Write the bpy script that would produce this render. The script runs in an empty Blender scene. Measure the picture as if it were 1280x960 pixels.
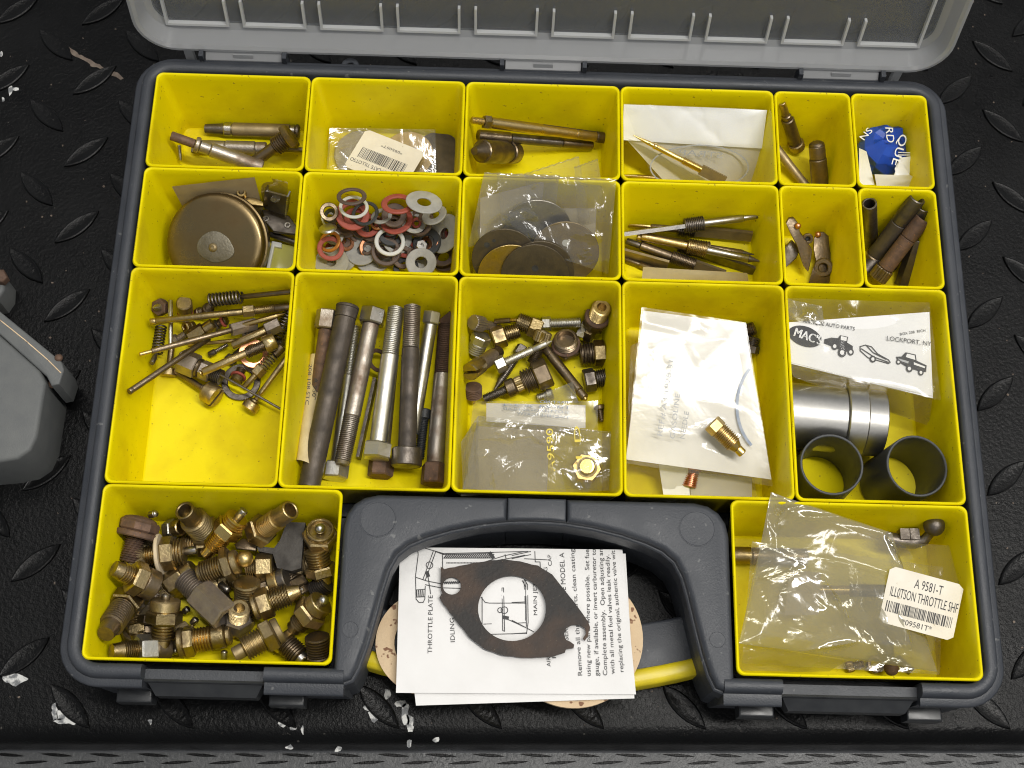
import bpy, bmesh, math, random
from mathutils import Vector, Matrix, Quaternion, noise

# ------------------------------------------------------------------ camera, world, lamps, exposure
scene = bpy.context.scene
COL = scene.collection
S = 0.01                                   # everything below is written in centimetres
FPX = 1700.0                               # focal length in pixels of the 1280 px wide photograph
CAM = Vector((-2.1686, -25.6647, 65.2183))
ROW = (Vector((0.99952777, 0.02054848, 0.02284741)),
       Vector((0.02720750, -0.93739722, -0.34719764)),
       Vector((0.01428272, 0.34765530, -0.93751363)))
cd = bpy.data.cameras.new('camera')
cd.sensor_width = 36.0
cd.lens = FPX * 36.0 / 1280.0
cd.clip_start = 0.01
cd.clip_end = 50.0
cam = bpy.data.objects.new('camera', cd)
m3 = Matrix((ROW[0], -ROW[1], -ROW[2])).transposed()
cam.matrix_world = Matrix.Translation(CAM * S) @ m3.to_4x4()
COL.objects.link(cam)
scene.camera = cam

world = bpy.data.worlds.new('World')
scene.world = world
world.use_nodes = True
world.node_tree.nodes['Background'].inputs[0].default_value = (0.95, 0.97, 1.0, 1)
world.node_tree.nodes['Background'].inputs[1].default_value = 0.30

def area(name, loc, size, watts, target=(0, 0, 0), color=(1, 1, 1)):
    ld = bpy.data.lights.new(name, 'AREA')
    ld.shape = 'RECTANGLE'
    ld.size, ld.size_y = size[0] * S, size[1] * S
    ld.energy = watts
    ld.color = color
    o = bpy.data.objects.new(name, ld)
    o.location = Vector(loc) * S
    d = (Vector(target) - Vector(loc)).normalized()
    o.rotation_euler = d.to_track_quat('-Z', 'Y').to_euler()
    COL.objects.link(o)
    return o
for x, y, watts in ((66, -22, 31), (-28, 25, 8), (30, 125, 5), (170, 70, 5), (10, -150, 5)):  # the weakest tubes are added to give the metal more highlights
    area('tube_and_highlight_lamp', (x, y, 205), (8, 120), watts, (0, 0, 0), (1.0, 0.97, 0.92))

vs = scene.view_settings
vs.view_transform = 'Standard'
vs.look = 'None'
vs.exposure = 0.0
vs.gamma = 1.0
vs.use_curve_mapping = False
scene.render.engine = 'CYCLES'
scene.cycles.use_denoising = True
scene.cycles.max_bounces = 7
scene.cycles.use_adaptive_sampling = True
scene.cycles.adaptive_threshold = 0.03
scene.cycles.transparent_max_bounces = 32
scene.cycles.filter_width = 1.1
scene.cycles.caustics_reflective = False
scene.cycles.caustics_refractive = False
scene.cycles.sample_clamp_indirect = 6.0

rnd = random.Random(7)

# ------------------------------------------------------------------ measuring helpers (cm)
def at(px, py, z):
    """point at height z (cm) seen at photograph pixel px, py"""
    d = ROW[0] * ((px - 640) / FPX) + ROW[1] * ((py - 480) / FPX) + ROW[2]
    return CAM + d * ((z - CAM.z) / d.z)

def win(ox, oy, s, cup=None, m=0.28):
    """positions read in an enlarged view; cup = (x left, y back) keeps a piece clear of the sloping cup walls"""
    def f(x, y, z=1.0):
        p = at(ox + x * s, oy + y * s, z)
        if cup:
            for _ in range(60):
                ins = 0.22 + 0.075 * (5.0 - z) + m
                if (p.y > cup[1] - ins or p.x < cup[0] + ins) and z < 4.8:
                    z += 0.06
                    p = at(ox + x * s, oy + y * s, z)
                else:
                    break
        return p
    return f

# ------------------------------------------------------------------ materials
MATS = {}
def nodes_of(name):
    m = bpy.data.materials.new(name)
    m.use_nodes = True
    nt = m.node_tree
    nt.nodes.clear()
    out = nt.nodes.new('ShaderNodeOutputMaterial')
    MATS[name] = m
    return m, nt, out

def N(nt, kind, **kw):
    n = nt.nodes.new(kind)
    for k, v in kw.items():
        if k in n.inputs:
            n.inputs[k].default_value = v
        else:
            setattr(n, k, v)
    return n

def tex_noise(nt, scale, detail=4, rough=0.55, coord='Object', distort=0.0):
    tc = nt.nodes.new('ShaderNodeTexCoord')
    n = nt.nodes.new('ShaderNodeTexNoise')
    n.inputs['Scale'].default_value = scale
    n.inputs['Detail'].default_value = detail
    n.inputs['Roughness'].default_value = rough
    n.inputs['Distortion'].default_value = distort
    nt.links.new(tc.outputs[coord], n.inputs['Vector'])
    return n

def ramp(nt, src, stops):
    r = nt.nodes.new('ShaderNodeValToRGB')
    cr = r.color_ramp
    while len(cr.elements) < len(stops):
        cr.elements.new(0.5)
    for e, (p, c) in zip(cr.elements, stops):
        e.position = p
        e.color = (c[0], c[1], c[2], 1) if not isinstance(c, (int, float)) else (c, c, c, 1)
    nt.links.new(src, r.inputs['Fac'])
    return r

def plain(name, col, col2=None, rough=0.5, metal=0.0, scale=150, lo=0.35, hi=0.7, bump=0.0, bscale=900,
          rough2=None, vary=0.0, spec=0.5, coat=0.0, distort=0.0, detail=5, speck=None):
    """principled surface with a patchy second colour, uneven gloss and fine relief"""
    m, nt, out = nodes_of(name)
    b = N(nt, 'ShaderNodeBsdfPrincipled')
    b.inputs['Metallic'].default_value = metal
    b.inputs['Specular IOR Level'].default_value = spec
    b.inputs['Coat Weight'].default_value = coat
    nt.links.new(b.outputs[0], out.inputs[0])
    nz = tex_noise(nt, scale, detail, distort=distort)
    c = ramp(nt, nz.outputs['Fac'], [(lo, col), (hi, col2 or col)])
    src = c.outputs[0]
    if speck:
        sn = tex_noise(nt, speck[0], 2)
        sr = ramp(nt, sn.outputs['Fac'], [(speck[1], 0.0), (speck[1] + 0.04, 1.0)])
        mx = N(nt, 'ShaderNodeMix', data_type='RGBA')
        nt.links.new(sr.outputs[0], mx.inputs[0])
        nt.links.new(src, mx.inputs[6])
        mx.inputs[7].default_value = (*speck[2], 1)
        src = mx.outputs[2]
    if vary:
        oi = nt.nodes.new('ShaderNodeObjectInfo')
        mr = N(nt, 'ShaderNodeMapRange')
        mr.inputs['To Min'].default_value = 1 - vary
        mr.inputs['To Max'].default_value = 1 + vary
        nt.links.new(oi.outputs['Random'], mr.inputs[0])
        hs = N(nt, 'ShaderNodeHueSaturation')
        nt.links.new(mr.outputs[0], hs.inputs['Value'])
        nt.links.new(src, hs.inputs['Color'])
        src = hs.outputs[0]
    nt.links.new(src, b.inputs['Base Color'])
    rr = ramp(nt, nz.outputs['Fac'], [(lo, rough), (hi, rough if rough2 is None else rough2)])
    nt.links.new(rr.outputs[0], b.inputs['Roughness'])
    if bump:
        bn = tex_noise(nt, bscale, 3)
        bp = N(nt, 'ShaderNodeBump', Strength=bump, Distance=0.0004)
        nt.links.new(bn.outputs['Fac'], bp.inputs['Height'])
        nt.links.new(bp.outputs[0], b.inputs['Normal'])
    return m

plain('yellow_plastic', (0.82, 0.69, 0.001), (0.55, 0.41, 0.004), 0.40, scale=26, lo=0.48, hi=0.80, rough2=0.60, spec=0.14, bump=0.10, bscale=380, detail=8,
      speck=(520, 0.69, (0.40, 0.30, 0.02)))
plain('grey_plastic', (0.030, 0.034, 0.042), (0.042, 0.046, 0.054), 0.42, scale=70, rough2=0.58, bump=0.35, bscale=1200, detail=8, speck=(240, 0.69, (0.105, 0.108, 0.11)))
plain('grey_plastic_worn', (0.14, 0.145, 0.15), (0.18, 0.18, 0.18), 0.5, scale=200, bump=0.3, bscale=1300)
plain('dark_latch', (0.018, 0.0195, 0.022), (0.026, 0.028, 0.03), 0.3, scale=120, rough2=0.45)
plain('grey_box_plastic', (0.105, 0.11, 0.11), (0.13, 0.135, 0.13), 0.6, scale=80, bump=0.3, bscale=1500)
plain('steel', (0.50, 0.48, 0.45), (0.34, 0.31, 0.27), 0.26, 1.0, 160, rough2=0.44, bump=0.15, vary=0.12)
plain('zinc', (0.66, 0.65, 0.61), (0.48, 0.45, 0.37), 0.34, 1.0, 110, rough2=0.55, bump=0.2, vary=0.1)
plain('bright_steel', (0.52, 0.51, 0.485), (0.40, 0.39, 0.365), 0.30, 1.0, 100, rough2=0.42, bump=0.1, bscale=600)
plain('dark_steel', (0.21, 0.185, 0.16), (0.10, 0.085, 0.073), 0.32, 0.9, 170, rough2=0.58, bump=0.3, vary=0.2)
plain('bronze_steel', (0.27, 0.21, 0.14), (0.13, 0.10, 0.07), 0.30, 0.95, 150, rough2=0.55, bump=0.25, vary=0.18)
plain('rust', (0.17, 0.10, 0.065), (0.085, 0.055, 0.042), 0.62, 0.35, 220, rough2=0.8, bump=0.5, vary=0.15,
      speck=(900, 0.66, (0.24, 0.12, 0.06)))
plain('rusty_steel', (0.38, 0.34, 0.29), (0.17, 0.105, 0.066), 0.38, 0.85, 80, 0.42, 0.68, rough2=0.7, bump=0.35, vary=0.1)
plain('blued_rod', (0.105, 0.086, 0.070), (0.055, 0.046, 0.039), 0.45, 0.5, 120, rough2=0.68, bump=0.4)
plain('brass', (0.62, 0.47, 0.21), (0.40, 0.29, 0.125), 0.27, 1.0, 130, rough2=0.48, bump=0.15, vary=0.15)
plain('bright_brass', (0.74, 0.56, 0.22), (0.58, 0.42, 0.15), 0.22, 1.0, 120, rough2=0.3, bump=0.06)
plain('aged_brass', (0.46, 0.36, 0.185), (0.21, 0.16, 0.095), 0.30, 1.0, 140, 0.38, 0.68, rough2=0.60, bump=0.35, vary=0.28)
plain('dull_brass', (0.38, 0.30, 0.17), (0.26, 0.20, 0.11), 0.45, 0.8, 150, rough2=0.6, bump=0.2, vary=0.1)
plain('grey_brass', (0.38, 0.325, 0.27), (0.24, 0.20, 0.17), 0.36, 0.85, 180, rough2=0.58, bump=0.3, vary=0.12)
plain('brown_disc', (0.115, 0.09, 0.055), (0.06, 0.048, 0.032), 0.42, 0.5, 130, rough2=0.55, bump=0.25)
plain('float_brass', (0.25, 0.19, 0.095), (0.15, 0.105, 0.05), 0.24, 0.95, 45, 0.35, 0.65, rough2=0.42, bump=0.06, bscale=300)
plain('solder', (0.22, 0.20, 0.155), (0.16, 0.14, 0.10), 0.5, 0.8, 140, bump=0.4)
plain('cast_iron', (0.075, 0.068, 0.060), (0.045, 0.040, 0.036), 0.6, 0.3, 160, rough2=0.8, bump=0.6)
plain('copper', (0.72, 0.36, 0.20), (0.52, 0.23, 0.12), 0.3, 1.0, 160, rough2=0.45, vary=0.12)
plain('orange_copper', (0.62, 0.27, 0.07), (0.45, 0.18, 0.05), 0.35, 0.8, 120)
plain('red_fibre', (0.36, 0.075, 0.05), (0.27, 0.06, 0.045), 0.62, 0, 200, bump=0.35, vary=0.12)
plain('brown_fibre', (0.13, 0.085, 0.06), (0.09, 0.06, 0.045), 0.6, 0, 200, bump=0.3, vary=0.2)
plain('black_rubber', (0.028, 0.03, 0.032), (0.04, 0.042, 0.045), 0.5, 0, 200, bump=0.2)
plain('grey_cork', (0.38, 0.37, 0.34), (0.30, 0.29, 0.265), 0.75, 0, 260, bump=0.4, vary=0.1)
plain('tan_cork', (0.36, 0.34, 0.27), (0.30, 0.28, 0.22), 0.75, 0, 260, bump=0.4, vary=0.06)
plain('white_nylon', (0.62, 0.62, 0.58), (0.55, 0.55, 0.52), 0.4, 0, 100)
plain('cream_fibre', (0.70, 0.58, 0.40), (0.62, 0.50, 0.34), 0.55, 0, 150)
plain('paper', (0.80, 0.79, 0.775), (0.73, 0.72, 0.70), 0.75, 0, 28, bump=0.15, bscale=400, detail=8, speck=(300, 0.76, (0.55, 0.51, 0.44)))
plain('white_label', (0.78, 0.73, 0.62), (0.70, 0.64, 0.52), 0.6, 0, 90, bump=0.1, speck=(500, 0.72, (0.5, 0.42, 0.30)))
plain('yellowed_paper', (0.66, 0.55, 0.33), (0.52, 0.41, 0.22), 0.7, 0, 110, bump=0.2)
plain('tan_paper', (0.42, 0.32, 0.17), (0.34, 0.25, 0.13), 0.65, 0, 90, bump=0.2)
plain('manila', (0.62, 0.55, 0.40), (0.54, 0.47, 0.33), 0.7, 0, 90, bump=0.15)
plain('envelope', (0.70, 0.67, 0.60), (0.62, 0.59, 0.52), 0.5, 0, 50, bump=0.1, coat=0.15)
plain('ink', (0.02, 0.02, 0.022), (0.05, 0.05, 0.05), 0.6, 0, 400)
plain('grey_ink', (0.34, 0.35, 0.36), (0.45, 0.45, 0.45), 0.6, 0, 300)
plain('blue_grey_ink', (0.22, 0.27, 0.36), (0.36, 0.40, 0.48), 0.6, 0, 300)
plain('yellow_ink', (0.78, 0.62, 0.06), (0.70, 0.55, 0.06), 0.5, 0, 300)
plain('white_ink', (0.82, 0.82, 0.80), (0.75, 0.75, 0.74), 0.5, 0, 300)
plain('blue_wrapper', (0.012, 0.06, 0.42), (0.015, 0.075, 0.50), 0.28, 0, 90)
plain('white_wrapper', (0.88, 0.88, 0.87), (0.82, 0.82, 0.80), 0.4, 0, 70, bump=0.1)
plain('gasket_fibre', (0.013, 0.0105, 0.0088), (0.062, 0.033, 0.017), 0.62, 0, 38, 0.46, 0.70, bump=0.6, bscale=600,
      speck=(1500, 0.70, (0.20, 0.15, 0.09)))
plain('felt', (0.68, 0.52, 0.33), (0.60, 0.44, 0.27), 0.8, 0, 70, bump=0.35, bscale=900, speck=(230, 0.62, (0.22, 0.11, 0.06)))
plain('dark_plastic_tube', (0.035, 0.038, 0.042), (0.05, 0.053, 0.057), 0.42, 0, 140, rough2=0.55, bump=0.15)
plain('clear_green', (0.50, 0.48, 0.12), (0.42, 0.40, 0.10), 0.2, 0, 90)
plain('paint_flake', (0.60, 0.60, 0.58), (0.16, 0.165, 0.17), 0.6, 0, 260, 0.45, 0.58, bump=0.8, bscale=700)
plain('dried_mud', (0.20, 0.16, 0.125), (0.12, 0.09, 0.07), 0.85, 0, 300, bump=0.6)
plain('yellow_handle', (0.72, 0.58, 0.012), (0.60, 0.47, 0.02), 0.38, 0, 90, bump=0.1)

def rubber(name, a, b, grain=420, dirt=0.0, spec=0.3):
    m, nt, out = nodes_of(name)
    bs = N(nt, 'ShaderNodeBsdfPrincipled')
    bs.inputs['Specular IOR Level'].default_value = spec
    nt.links.new(bs.outputs[0], out.inputs[0])
    nz = tex_noise(nt, 22, 6, 0.6)
    c = ramp(nt, nz.outputs['Fac'], [(0.35, a), (0.7, b)])
    sn = tex_noise(nt, 330, 3, 0.6)
    sr = ramp(nt, sn.outputs['Fac'], [(0.70, 0.0), (0.78, dirt)])
    mx = N(nt, 'ShaderNodeMix', data_type='RGBA')
    nt.links.new(sr.outputs[0], mx.inputs[0])
    nt.links.new(c.outputs[0], mx.inputs[6])
    mx.inputs[7].default_value = (0.20, 0.185, 0.16, 1)
    nt.links.new(mx.outputs[2], bs.inputs['Base Color'])
    r = ramp(nt, nz.outputs['Fac'], [(0.3, 0.25), (0.7, 0.42)])
    nt.links.new(r.outputs[0], bs.inputs['Roughness'])
    tc = nt.nodes.new('ShaderNodeTexCoord')
    vo = N(nt, 'ShaderNodeTexVoronoi', feature='SMOOTH_F1')
    vo.inputs['Scale'].default_value = grain
    nt.links.new(tc.outputs['Object'], vo.inputs['Vector'])
    bn = tex_noise(nt, grain * 2.2, 3)
    ad = N(nt, 'ShaderNodeMath', operation='ADD')
    nt.links.new(vo.outputs['Distance'], ad.inputs[0])
    nt.links.new(bn.outputs['Fac'], ad.inputs[1])
    bp = N(nt, 'ShaderNodeBump', Strength=0.8, Distance=0.00022)
    nt.links.new(ad.outputs[0], bp.inputs['Height'])
    nt.links.new(bp.outputs[0], bs.inputs['Normal'])
rubber('tread_rubber', (0.002, 0.0021, 0.0023), (0.005, 0.0052, 0.0055), 620, 0.5, 0.15)
rubber('lug_rubber', (0.0022, 0.0023, 0.0025), (0.0055, 0.0057, 0.006), 620, 0.5, 0.20)
rubber('grey_tread', (0.06, 0.062, 0.064), (0.09, 0.092, 0.094), 500, 0.0)

def film(name, tint, haze, gloss_rough=0.10, milky=(0.8, 0.78, 0.7), wrinkle=60.0, strength=0.6, shine=1.6):
    """thin clear plastic: mostly see-through, faint milkiness, sharp reflections on its creases"""
    m, nt, out = nodes_of(name)
    tr = N(nt, 'ShaderNodeBsdfTransparent')
    tr.inputs[0].default_value = (*tint, 1)
    df = N(nt, 'ShaderNodeBsdfDiffuse')
    df.inputs[0].default_value = (*milky, 1)
    tl = N(nt, 'ShaderNodeBsdfTranslucent')
    tl.inputs[0].default_value = (*milky, 1)
    gl = N(nt, 'ShaderNodeBsdfGlossy')
    gl.inputs['Roughness'].default_value = gloss_rough
    nz = tex_noise(nt, wrinkle, 5, 0.6, distort=0.6)
    vo = N(nt, 'ShaderNodeTexVoronoi', feature='DISTANCE_TO_EDGE')
    vo.inputs['Scale'].default_value = wrinkle * 1.3
    tc = nt.nodes.new('ShaderNodeTexCoord')
    nt.links.new(tc.outputs['Object'], vo.inputs['Vector'])
    ad = N(nt, 'ShaderNodeMath', operation='ADD')
    nt.links.new(nz.outputs['Fac'], ad.inputs[0])
    nt.links.new(vo.outputs['Distance'], ad.inputs[1])
    bp = N(nt, 'ShaderNodeBump', Strength=strength, Distance=0.004)
    nt.links.new(ad.outputs[0], bp.inputs['Height'])
    for n in (df, gl):
        nt.links.new(bp.outputs[0], n.inputs['Normal'])
    half = N(nt, 'ShaderNodeMixShader')
    half.inputs[0].default_value = 0.5
    nt.links.new(df.outputs[0], half.inputs[1])
    nt.links.new(tl.outputs[0], half.inputs[2])
    mix1 = N(nt, 'ShaderNodeMixShader')
    mix1.inputs[0].default_value = haze
    nt.links.new(tr.outputs[0], mix1.inputs[1])
    nt.links.new(half.outputs[0], mix1.inputs[2])
    fr = N(nt, 'ShaderNodeLayerWeight')
    fr.inputs['Blend'].default_value = 0.5
    pw = N(nt, 'ShaderNodeMath', operation='POWER')
    pw.inputs[1].default_value = 4.0
    nt.links.new(fr.outputs['Facing'], pw.inputs[0])
    fs = N(nt, 'ShaderNodeMath', operation='MULTIPLY_ADD')
    fs.inputs[1].default_value = 0.6 * shine
    fs.inputs[2].default_value = 0.045 * shine
    fs.use_clamp = True
    nt.links.new(pw.outputs[0], fs.inputs[0])
    mix2 = N(nt, 'ShaderNodeMixShader')
    nt.links.new(fs.outputs[0], mix2.inputs[0])
    nt.links.new(mix1.outputs[0], mix2.inputs[1])
    nt.links.new(gl.outputs[0], mix2.inputs[2])
    nt.links.new(mix2.outputs[0], out.inputs[0])
film('clear_bag', (0.96, 0.95, 0.92), 0.09, 0.10, wrinkle=20.0, strength=0.35, shine=2.6)
film('milky_bag', (0.88, 0.87, 0.82), 0.22, 0.11, (0.62, 0.60, 0.52), wrinkle=18.0, strength=0.35, shine=3.0)
film('smooth_bag', (0.98, 0.98, 0.97), 0.04, 0.14, wrinkle=14.0, strength=0.12, shine=0.6)
film('smoky_bag', (0.85, 0.80, 0.66), 0.14, 0.12, (0.6, 0.5, 0.3), wrinkle=26.0, strength=0.2)
film('bulky_bag', (0.80, 0.79, 0.73), 0.36, 0.11, (0.66, 0.64, 0.53), wrinkle=16.0, strength=0.30, shine=3.0)
film('lid_plastic', (0.80, 0.81, 0.82), 0.24, 0.16, (0.46, 0.47, 0.47), 20.0, 0.04, 0.5)
film('lid_edge', (0.70, 0.70, 0.70), 0.52, 0.24, (0.72, 0.73, 0.74), 20.0, 0.04, 1.0)
film('lid_rib', (0.60, 0.60, 0.60), 0.80, 0.25, (0.85, 0.86, 0.86), 20.0, 0.04, 1.2)

# ------------------------------------------------------------------ mesh helpers
def mesh_obj(name, verts, faces, mat, parent=None, smooth=None, base=None):
    """one mesh object; verts in cm (world, or local to the parent's own axes when base is None and parent given)"""
    off = base if base is not None else Vector((0, 0, 0))
    me = bpy.data.meshes.new(name)
    me.from_pydata([((v[0] - off[0]) * S, (v[1] - off[1]) * S, (v[2] - off[2]) * S) for v in verts], [], faces)
    me.validate()
    me.materials.append(MATS[mat])
    if smooth is not None:
        me.polygons.foreach_set('use_smooth', [True] * len(me.polygons))
        me.set_sharp_from_angle(angle=math.radians(smooth))
    o = bpy.data.objects.new(name, me)
    COL.objects.link(o)
    if parent is not None:
        o.parent = parent
    elif base is not None:
        o.location = Vector(base) * S
    return o

def tag(o, label, cat, group=None):
    o['label'] = label
    o['category'] = cat
    if group:
        o['group'] = group
    return o

def thing(name, label, cat, loc, group=None, quat=None):
    o = bpy.data.objects.new(name, None)
    o.empty_display_size = 0.005
    COL.objects.link(o)
    o.location = Vector(loc) * S
    if quat is not None:
        o.rotation_mode = 'QUATERNION'
        o.rotation_quaternion = quat
    tag(o, label, cat, group)
    return o

def lathe(profile, n=24, star=0.0):
    """(z, r) pairs -> verts, faces; r == 0 closes to a point"""
    V, Fc, rings = [], [], []
    for z, r in profile:
        if r <= 1e-6:
            rings.append([len(V)])
            V.append((0, 0, z))
        else:
            idx = []
            for k in range(n):
                a = 2 * math.pi * k / n
                rr = r * (1 - star * (k % 2))
                idx.append(len(V))
                V.append((rr * math.cos(a), rr * math.sin(a), z))
            rings.append(idx)
    for a, b in zip(rings, rings[1:]):
        if len(a) == 1 and len(b) == 1:
            continue
        for k in range(n):
            k2 = (k + 1) % n
            if len(a) == 1:
                Fc.append((a[0], b[k2], b[k]))
            elif len(b) == 1:
                Fc.append((a[k], a[k2], b[0]))
            else:
                Fc.append((a[k], a[k2], b[k2], b[k]))
    return V, Fc

def seg_mesh(kind, L, r, r2=None):
    e = 0.004
    if kind == 'cyl':
        c = min(0.05, r * 0.18, L * 0.25)
        return lathe([(-e, 0), (-e, r - c), (c, r), (L - c, r), (L, r - c), (L, 0)], 24)
    if kind == 'cone':
        return lathe([(-e, 0), (-e, r), (L, max(r2, 0.01)), (L, 0)], 24)
    if kind in ('hex', 'sq', 'oct'):
        n = {'hex': 6, 'sq': 4, 'oct': 8}[kind]
        c = min(0.10 * r, L * 0.3)
        return lathe([(-e, 0), (-e, r * 0.90), (c, r), (L - c, r), (L, r * 0.90), (L, 0)], n)
    if kind == 'hexbore':
        c = min(0.10 * r, L * 0.3)
        return lathe([(-e, 0), (-e, r * 0.90), (c, r), (L - c, r), (L, r * 0.90), (L, r2), (L * 0.3, r2), (L * 0.3, 0)], 6)
    if kind in ('thr', 'thrbore'):
        pitch = max(0.085, min(0.15, r * 0.22))
        n = max(3, int(L / pitch))
        pr = [(-e, 0), (-e, r * 0.82)]
        for k in range(n):
            pr += [(L * (k + 0.08) / n, r * 0.82), (L * (k + 0.42) / n, r), (L * (k + 0.58) / n, r), (L * (k + 0.92) / n, r * 0.82)]
        if kind == 'thr':
            pr += [(L, r * 0.84), (L, 0)]
        else:
            pr += [(L, r * 0.84), (L, r2), (L * 0.2, r2), (L * 0.2, 0)]
        return lathe(pr, 22)
    if kind == 'knurl':
        c = min(0.05, L * 0.2)
        return lathe([(-e, 0), (-e, r * 0.9), (c, r), (L - c, r), (L, r * 0.9), (L, 0)], 40, 0.09)
    if kind == 'ball':
        return lathe([(L / 2 - r * math.cos(t * math.pi / 12), r * math.sin(t * math.pi / 12)) for t in range(13)], 24)
    if kind == 'dome':
        return lathe([(-e, 0), (-e, r)] + [(L * math.sin(t * math.pi / 16), r * math.cos(t * math.pi / 16)) for t in range(1, 9)], 24)
    if kind == 'bore':
        c = min(0.04, (r - r2) * 0.3)
        return lathe([(-e, 0), (-e, r - c), (c, r), (L - c, r), (L, r - c), (L, r2 + c), (L - c, r2), (L * 0.15, r2), (L * 0.15, 0)], 28)
    if kind == 'tube':
        c = (r - r2) * 0.25
        return lathe([(0, r2 + c), (0, r - c), (c, r), (L - c, r), (L, r - c), (L, r2 + c), (L - c, r2), (c, r2), (0, r2 + c)], 36)
    if kind == 'ring':
        c = min((r - r2) * 0.2, L * 0.3)
        return lathe([(0, r2 + c), (0, r - c), (c, r), (L - c, r), (L, r - c), (L, r2 + c), (L - c, r2), (c, r2), (0, r2 + c)], 36)
    if kind == 'flat':
        w, t = r, r2
        V = [(x, y, z) for z in (-e, L) for x, y in ((-w, -t), (w, -t), (w, t), (-w, t))]
        return V, [(3, 2, 1, 0), (4, 5, 6, 7), (0, 1, 5, 4), (1, 2, 6, 5), (2, 3, 7, 6), (3, 0, 4, 7)]
    if kind == 'slot':                       # round head cut by a screwdriver slot
        V, Fc = lathe([(-e, 0), (-e, r * 0.92), (0.04, r), (L * 0.55, r), (L * 0.55, 0)], 32, 0.05)
        for sgn in (1, -1):
            o = len(V)
            arc = [(r * math.cos(t), r * math.sin(t)) for t in [math.radians(10 + 160 * k / 12) for k in range(13)]]
            for z, q in ((L * 0.5, 1.0), (L * 0.92, 1.0), (L, 0.92)):
                V += [(x * q, sgn * max(y * q, 0.16 * r), z) for x, y in arc]
            n = 13
            for lv in range(2):
                for k in range(n):
                    k2 = (k + 1) % n
                    f = (o + lv * n + k, o + lv * n + k2, o + (lv + 1) * n + k2, o + (lv + 1) * n + k)
                    Fc.append(f if sgn > 0 else f[::-1])
            top = tuple(o + 2 * n + k for k in range(n))
            Fc.append(top if sgn > 0 else top[::-1])
        return V, Fc
    if kind == 'spring':
        return helix(L, r, r2)
    raise ValueError(kind)

def helix(L, r, wire, turns=None):
    turns = turns or max(3, int(L / (wire * 3.2)))
    path = [Vector((r * math.cos(2 * math.pi * t / 16), r * math.sin(2 * math.pi * t / 16), L * t / (16 * turns))) for t in range(16 * turns + 1)]
    return sweep_tube(path, wire, 6)

def sweep_tube(path, r, n=8, taper=None):
    V, Fc = [], []
    up = Vector((0, 0, 1))
    for i, p in enumerate(path):
        d = (path[min(i + 1, len(path) - 1)] - path[max(i - 1, 0)]).normalized()
        a = d.cross(up)
        if a.length < 1e-3:
            a = d.cross(Vector((1, 0, 0)))
        a.normalize()
        b = a.cross(d).normalized()
        rr = r if taper is None else r * taper[i]
        for k in range(n):
            t = 2 * math.pi * k / n
            V.append(tuple(p + a * (rr * math.cos(t)) + b * (rr * math.sin(t))))
    for i in range(len(path) - 1):
        for k in range(n):
            k2 = (k + 1) % n
            Fc.append((i * n + k, i * n + k2, (i + 1) * n + k2, (i + 1) * n + k))
    Fc.append(tuple(range(n))[::-1])
    Fc.append(tuple((len(path) - 1) * n + k for k in range(n)))
    return V, Fc

FLAT_KINDS = ('hex', 'sq', 'oct', 'flat', 'hexbore', 'knurl')
def turn(name, label, cat, A, B, segs, group=None, spin=0.0):
    """a turned or machined piece lying along A -> B, each section a part: (part, kind, share of length, radius, material, r2)"""
    A, B = Vector(A), Vector(B)
    ax = B - A
    L = ax.length
    q = ax.to_track_quat('Z', 'Y') @ Quaternion((0, 0, 1), math.radians(spin))
    root = thing(name, label, cat, A, group, q)
    tot = sum(s[2] for s in segs if s[2] > 0)
    z = 0.0
    for s in segs:
        pn, kind, fr, r, mat = s[:5]
        r2 = s[5] if len(s) > 5 else None
        if fr < 0:                           # a collar or coil laid over the section before it
            l = L * -fr / tot
            z0 = z - l if len(s) < 7 else s[6] * L
            V, Fc = seg_mesh(kind, l, r, r2)
        else:
            l = L * fr / tot
            z0 = z
            V, Fc = seg_mesh(kind, l, r, r2)
            z += l
        mesh_obj(pn, [(x, y, zz + z0) for x, y, zz in V], Fc, mat, root, 20 if kind in FLAT_KINDS else 42)
    return root

def rrect(hx, hy, r, n=5):
    pts = []
    for cx, cy, a0 in ((hx - r, hy - r, 0), (-hx + r, hy - r, 90), (-hx + r, -hy + r, 180), (hx - r, -hy + r, 270)):
        for k in range(n + 1):
            a = math.radians(a0 + 90 * k / n)
            pts.append((cx + r * math.cos(a), cy + r * math.sin(a)))
    return pts

def bridge(loops, close_first=True, close_last=True):
    V, Fc = [], []
    n = len(loops[0])
    for lp in loops:
        V += lp
    for i in range(len(loops) - 1):
        for k in range(n):
            k2 = (k + 1) % n
            Fc.append((i * n + k, i * n + k2, (i + 1) * n + k2, (i + 1) * n + k))
    if close_first:
        Fc.append(tuple(range(n))[::-1])
    if close_last:
        Fc.append(tuple((len(loops) - 1) * n + k for k in range(n)))
    return V, Fc

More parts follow.
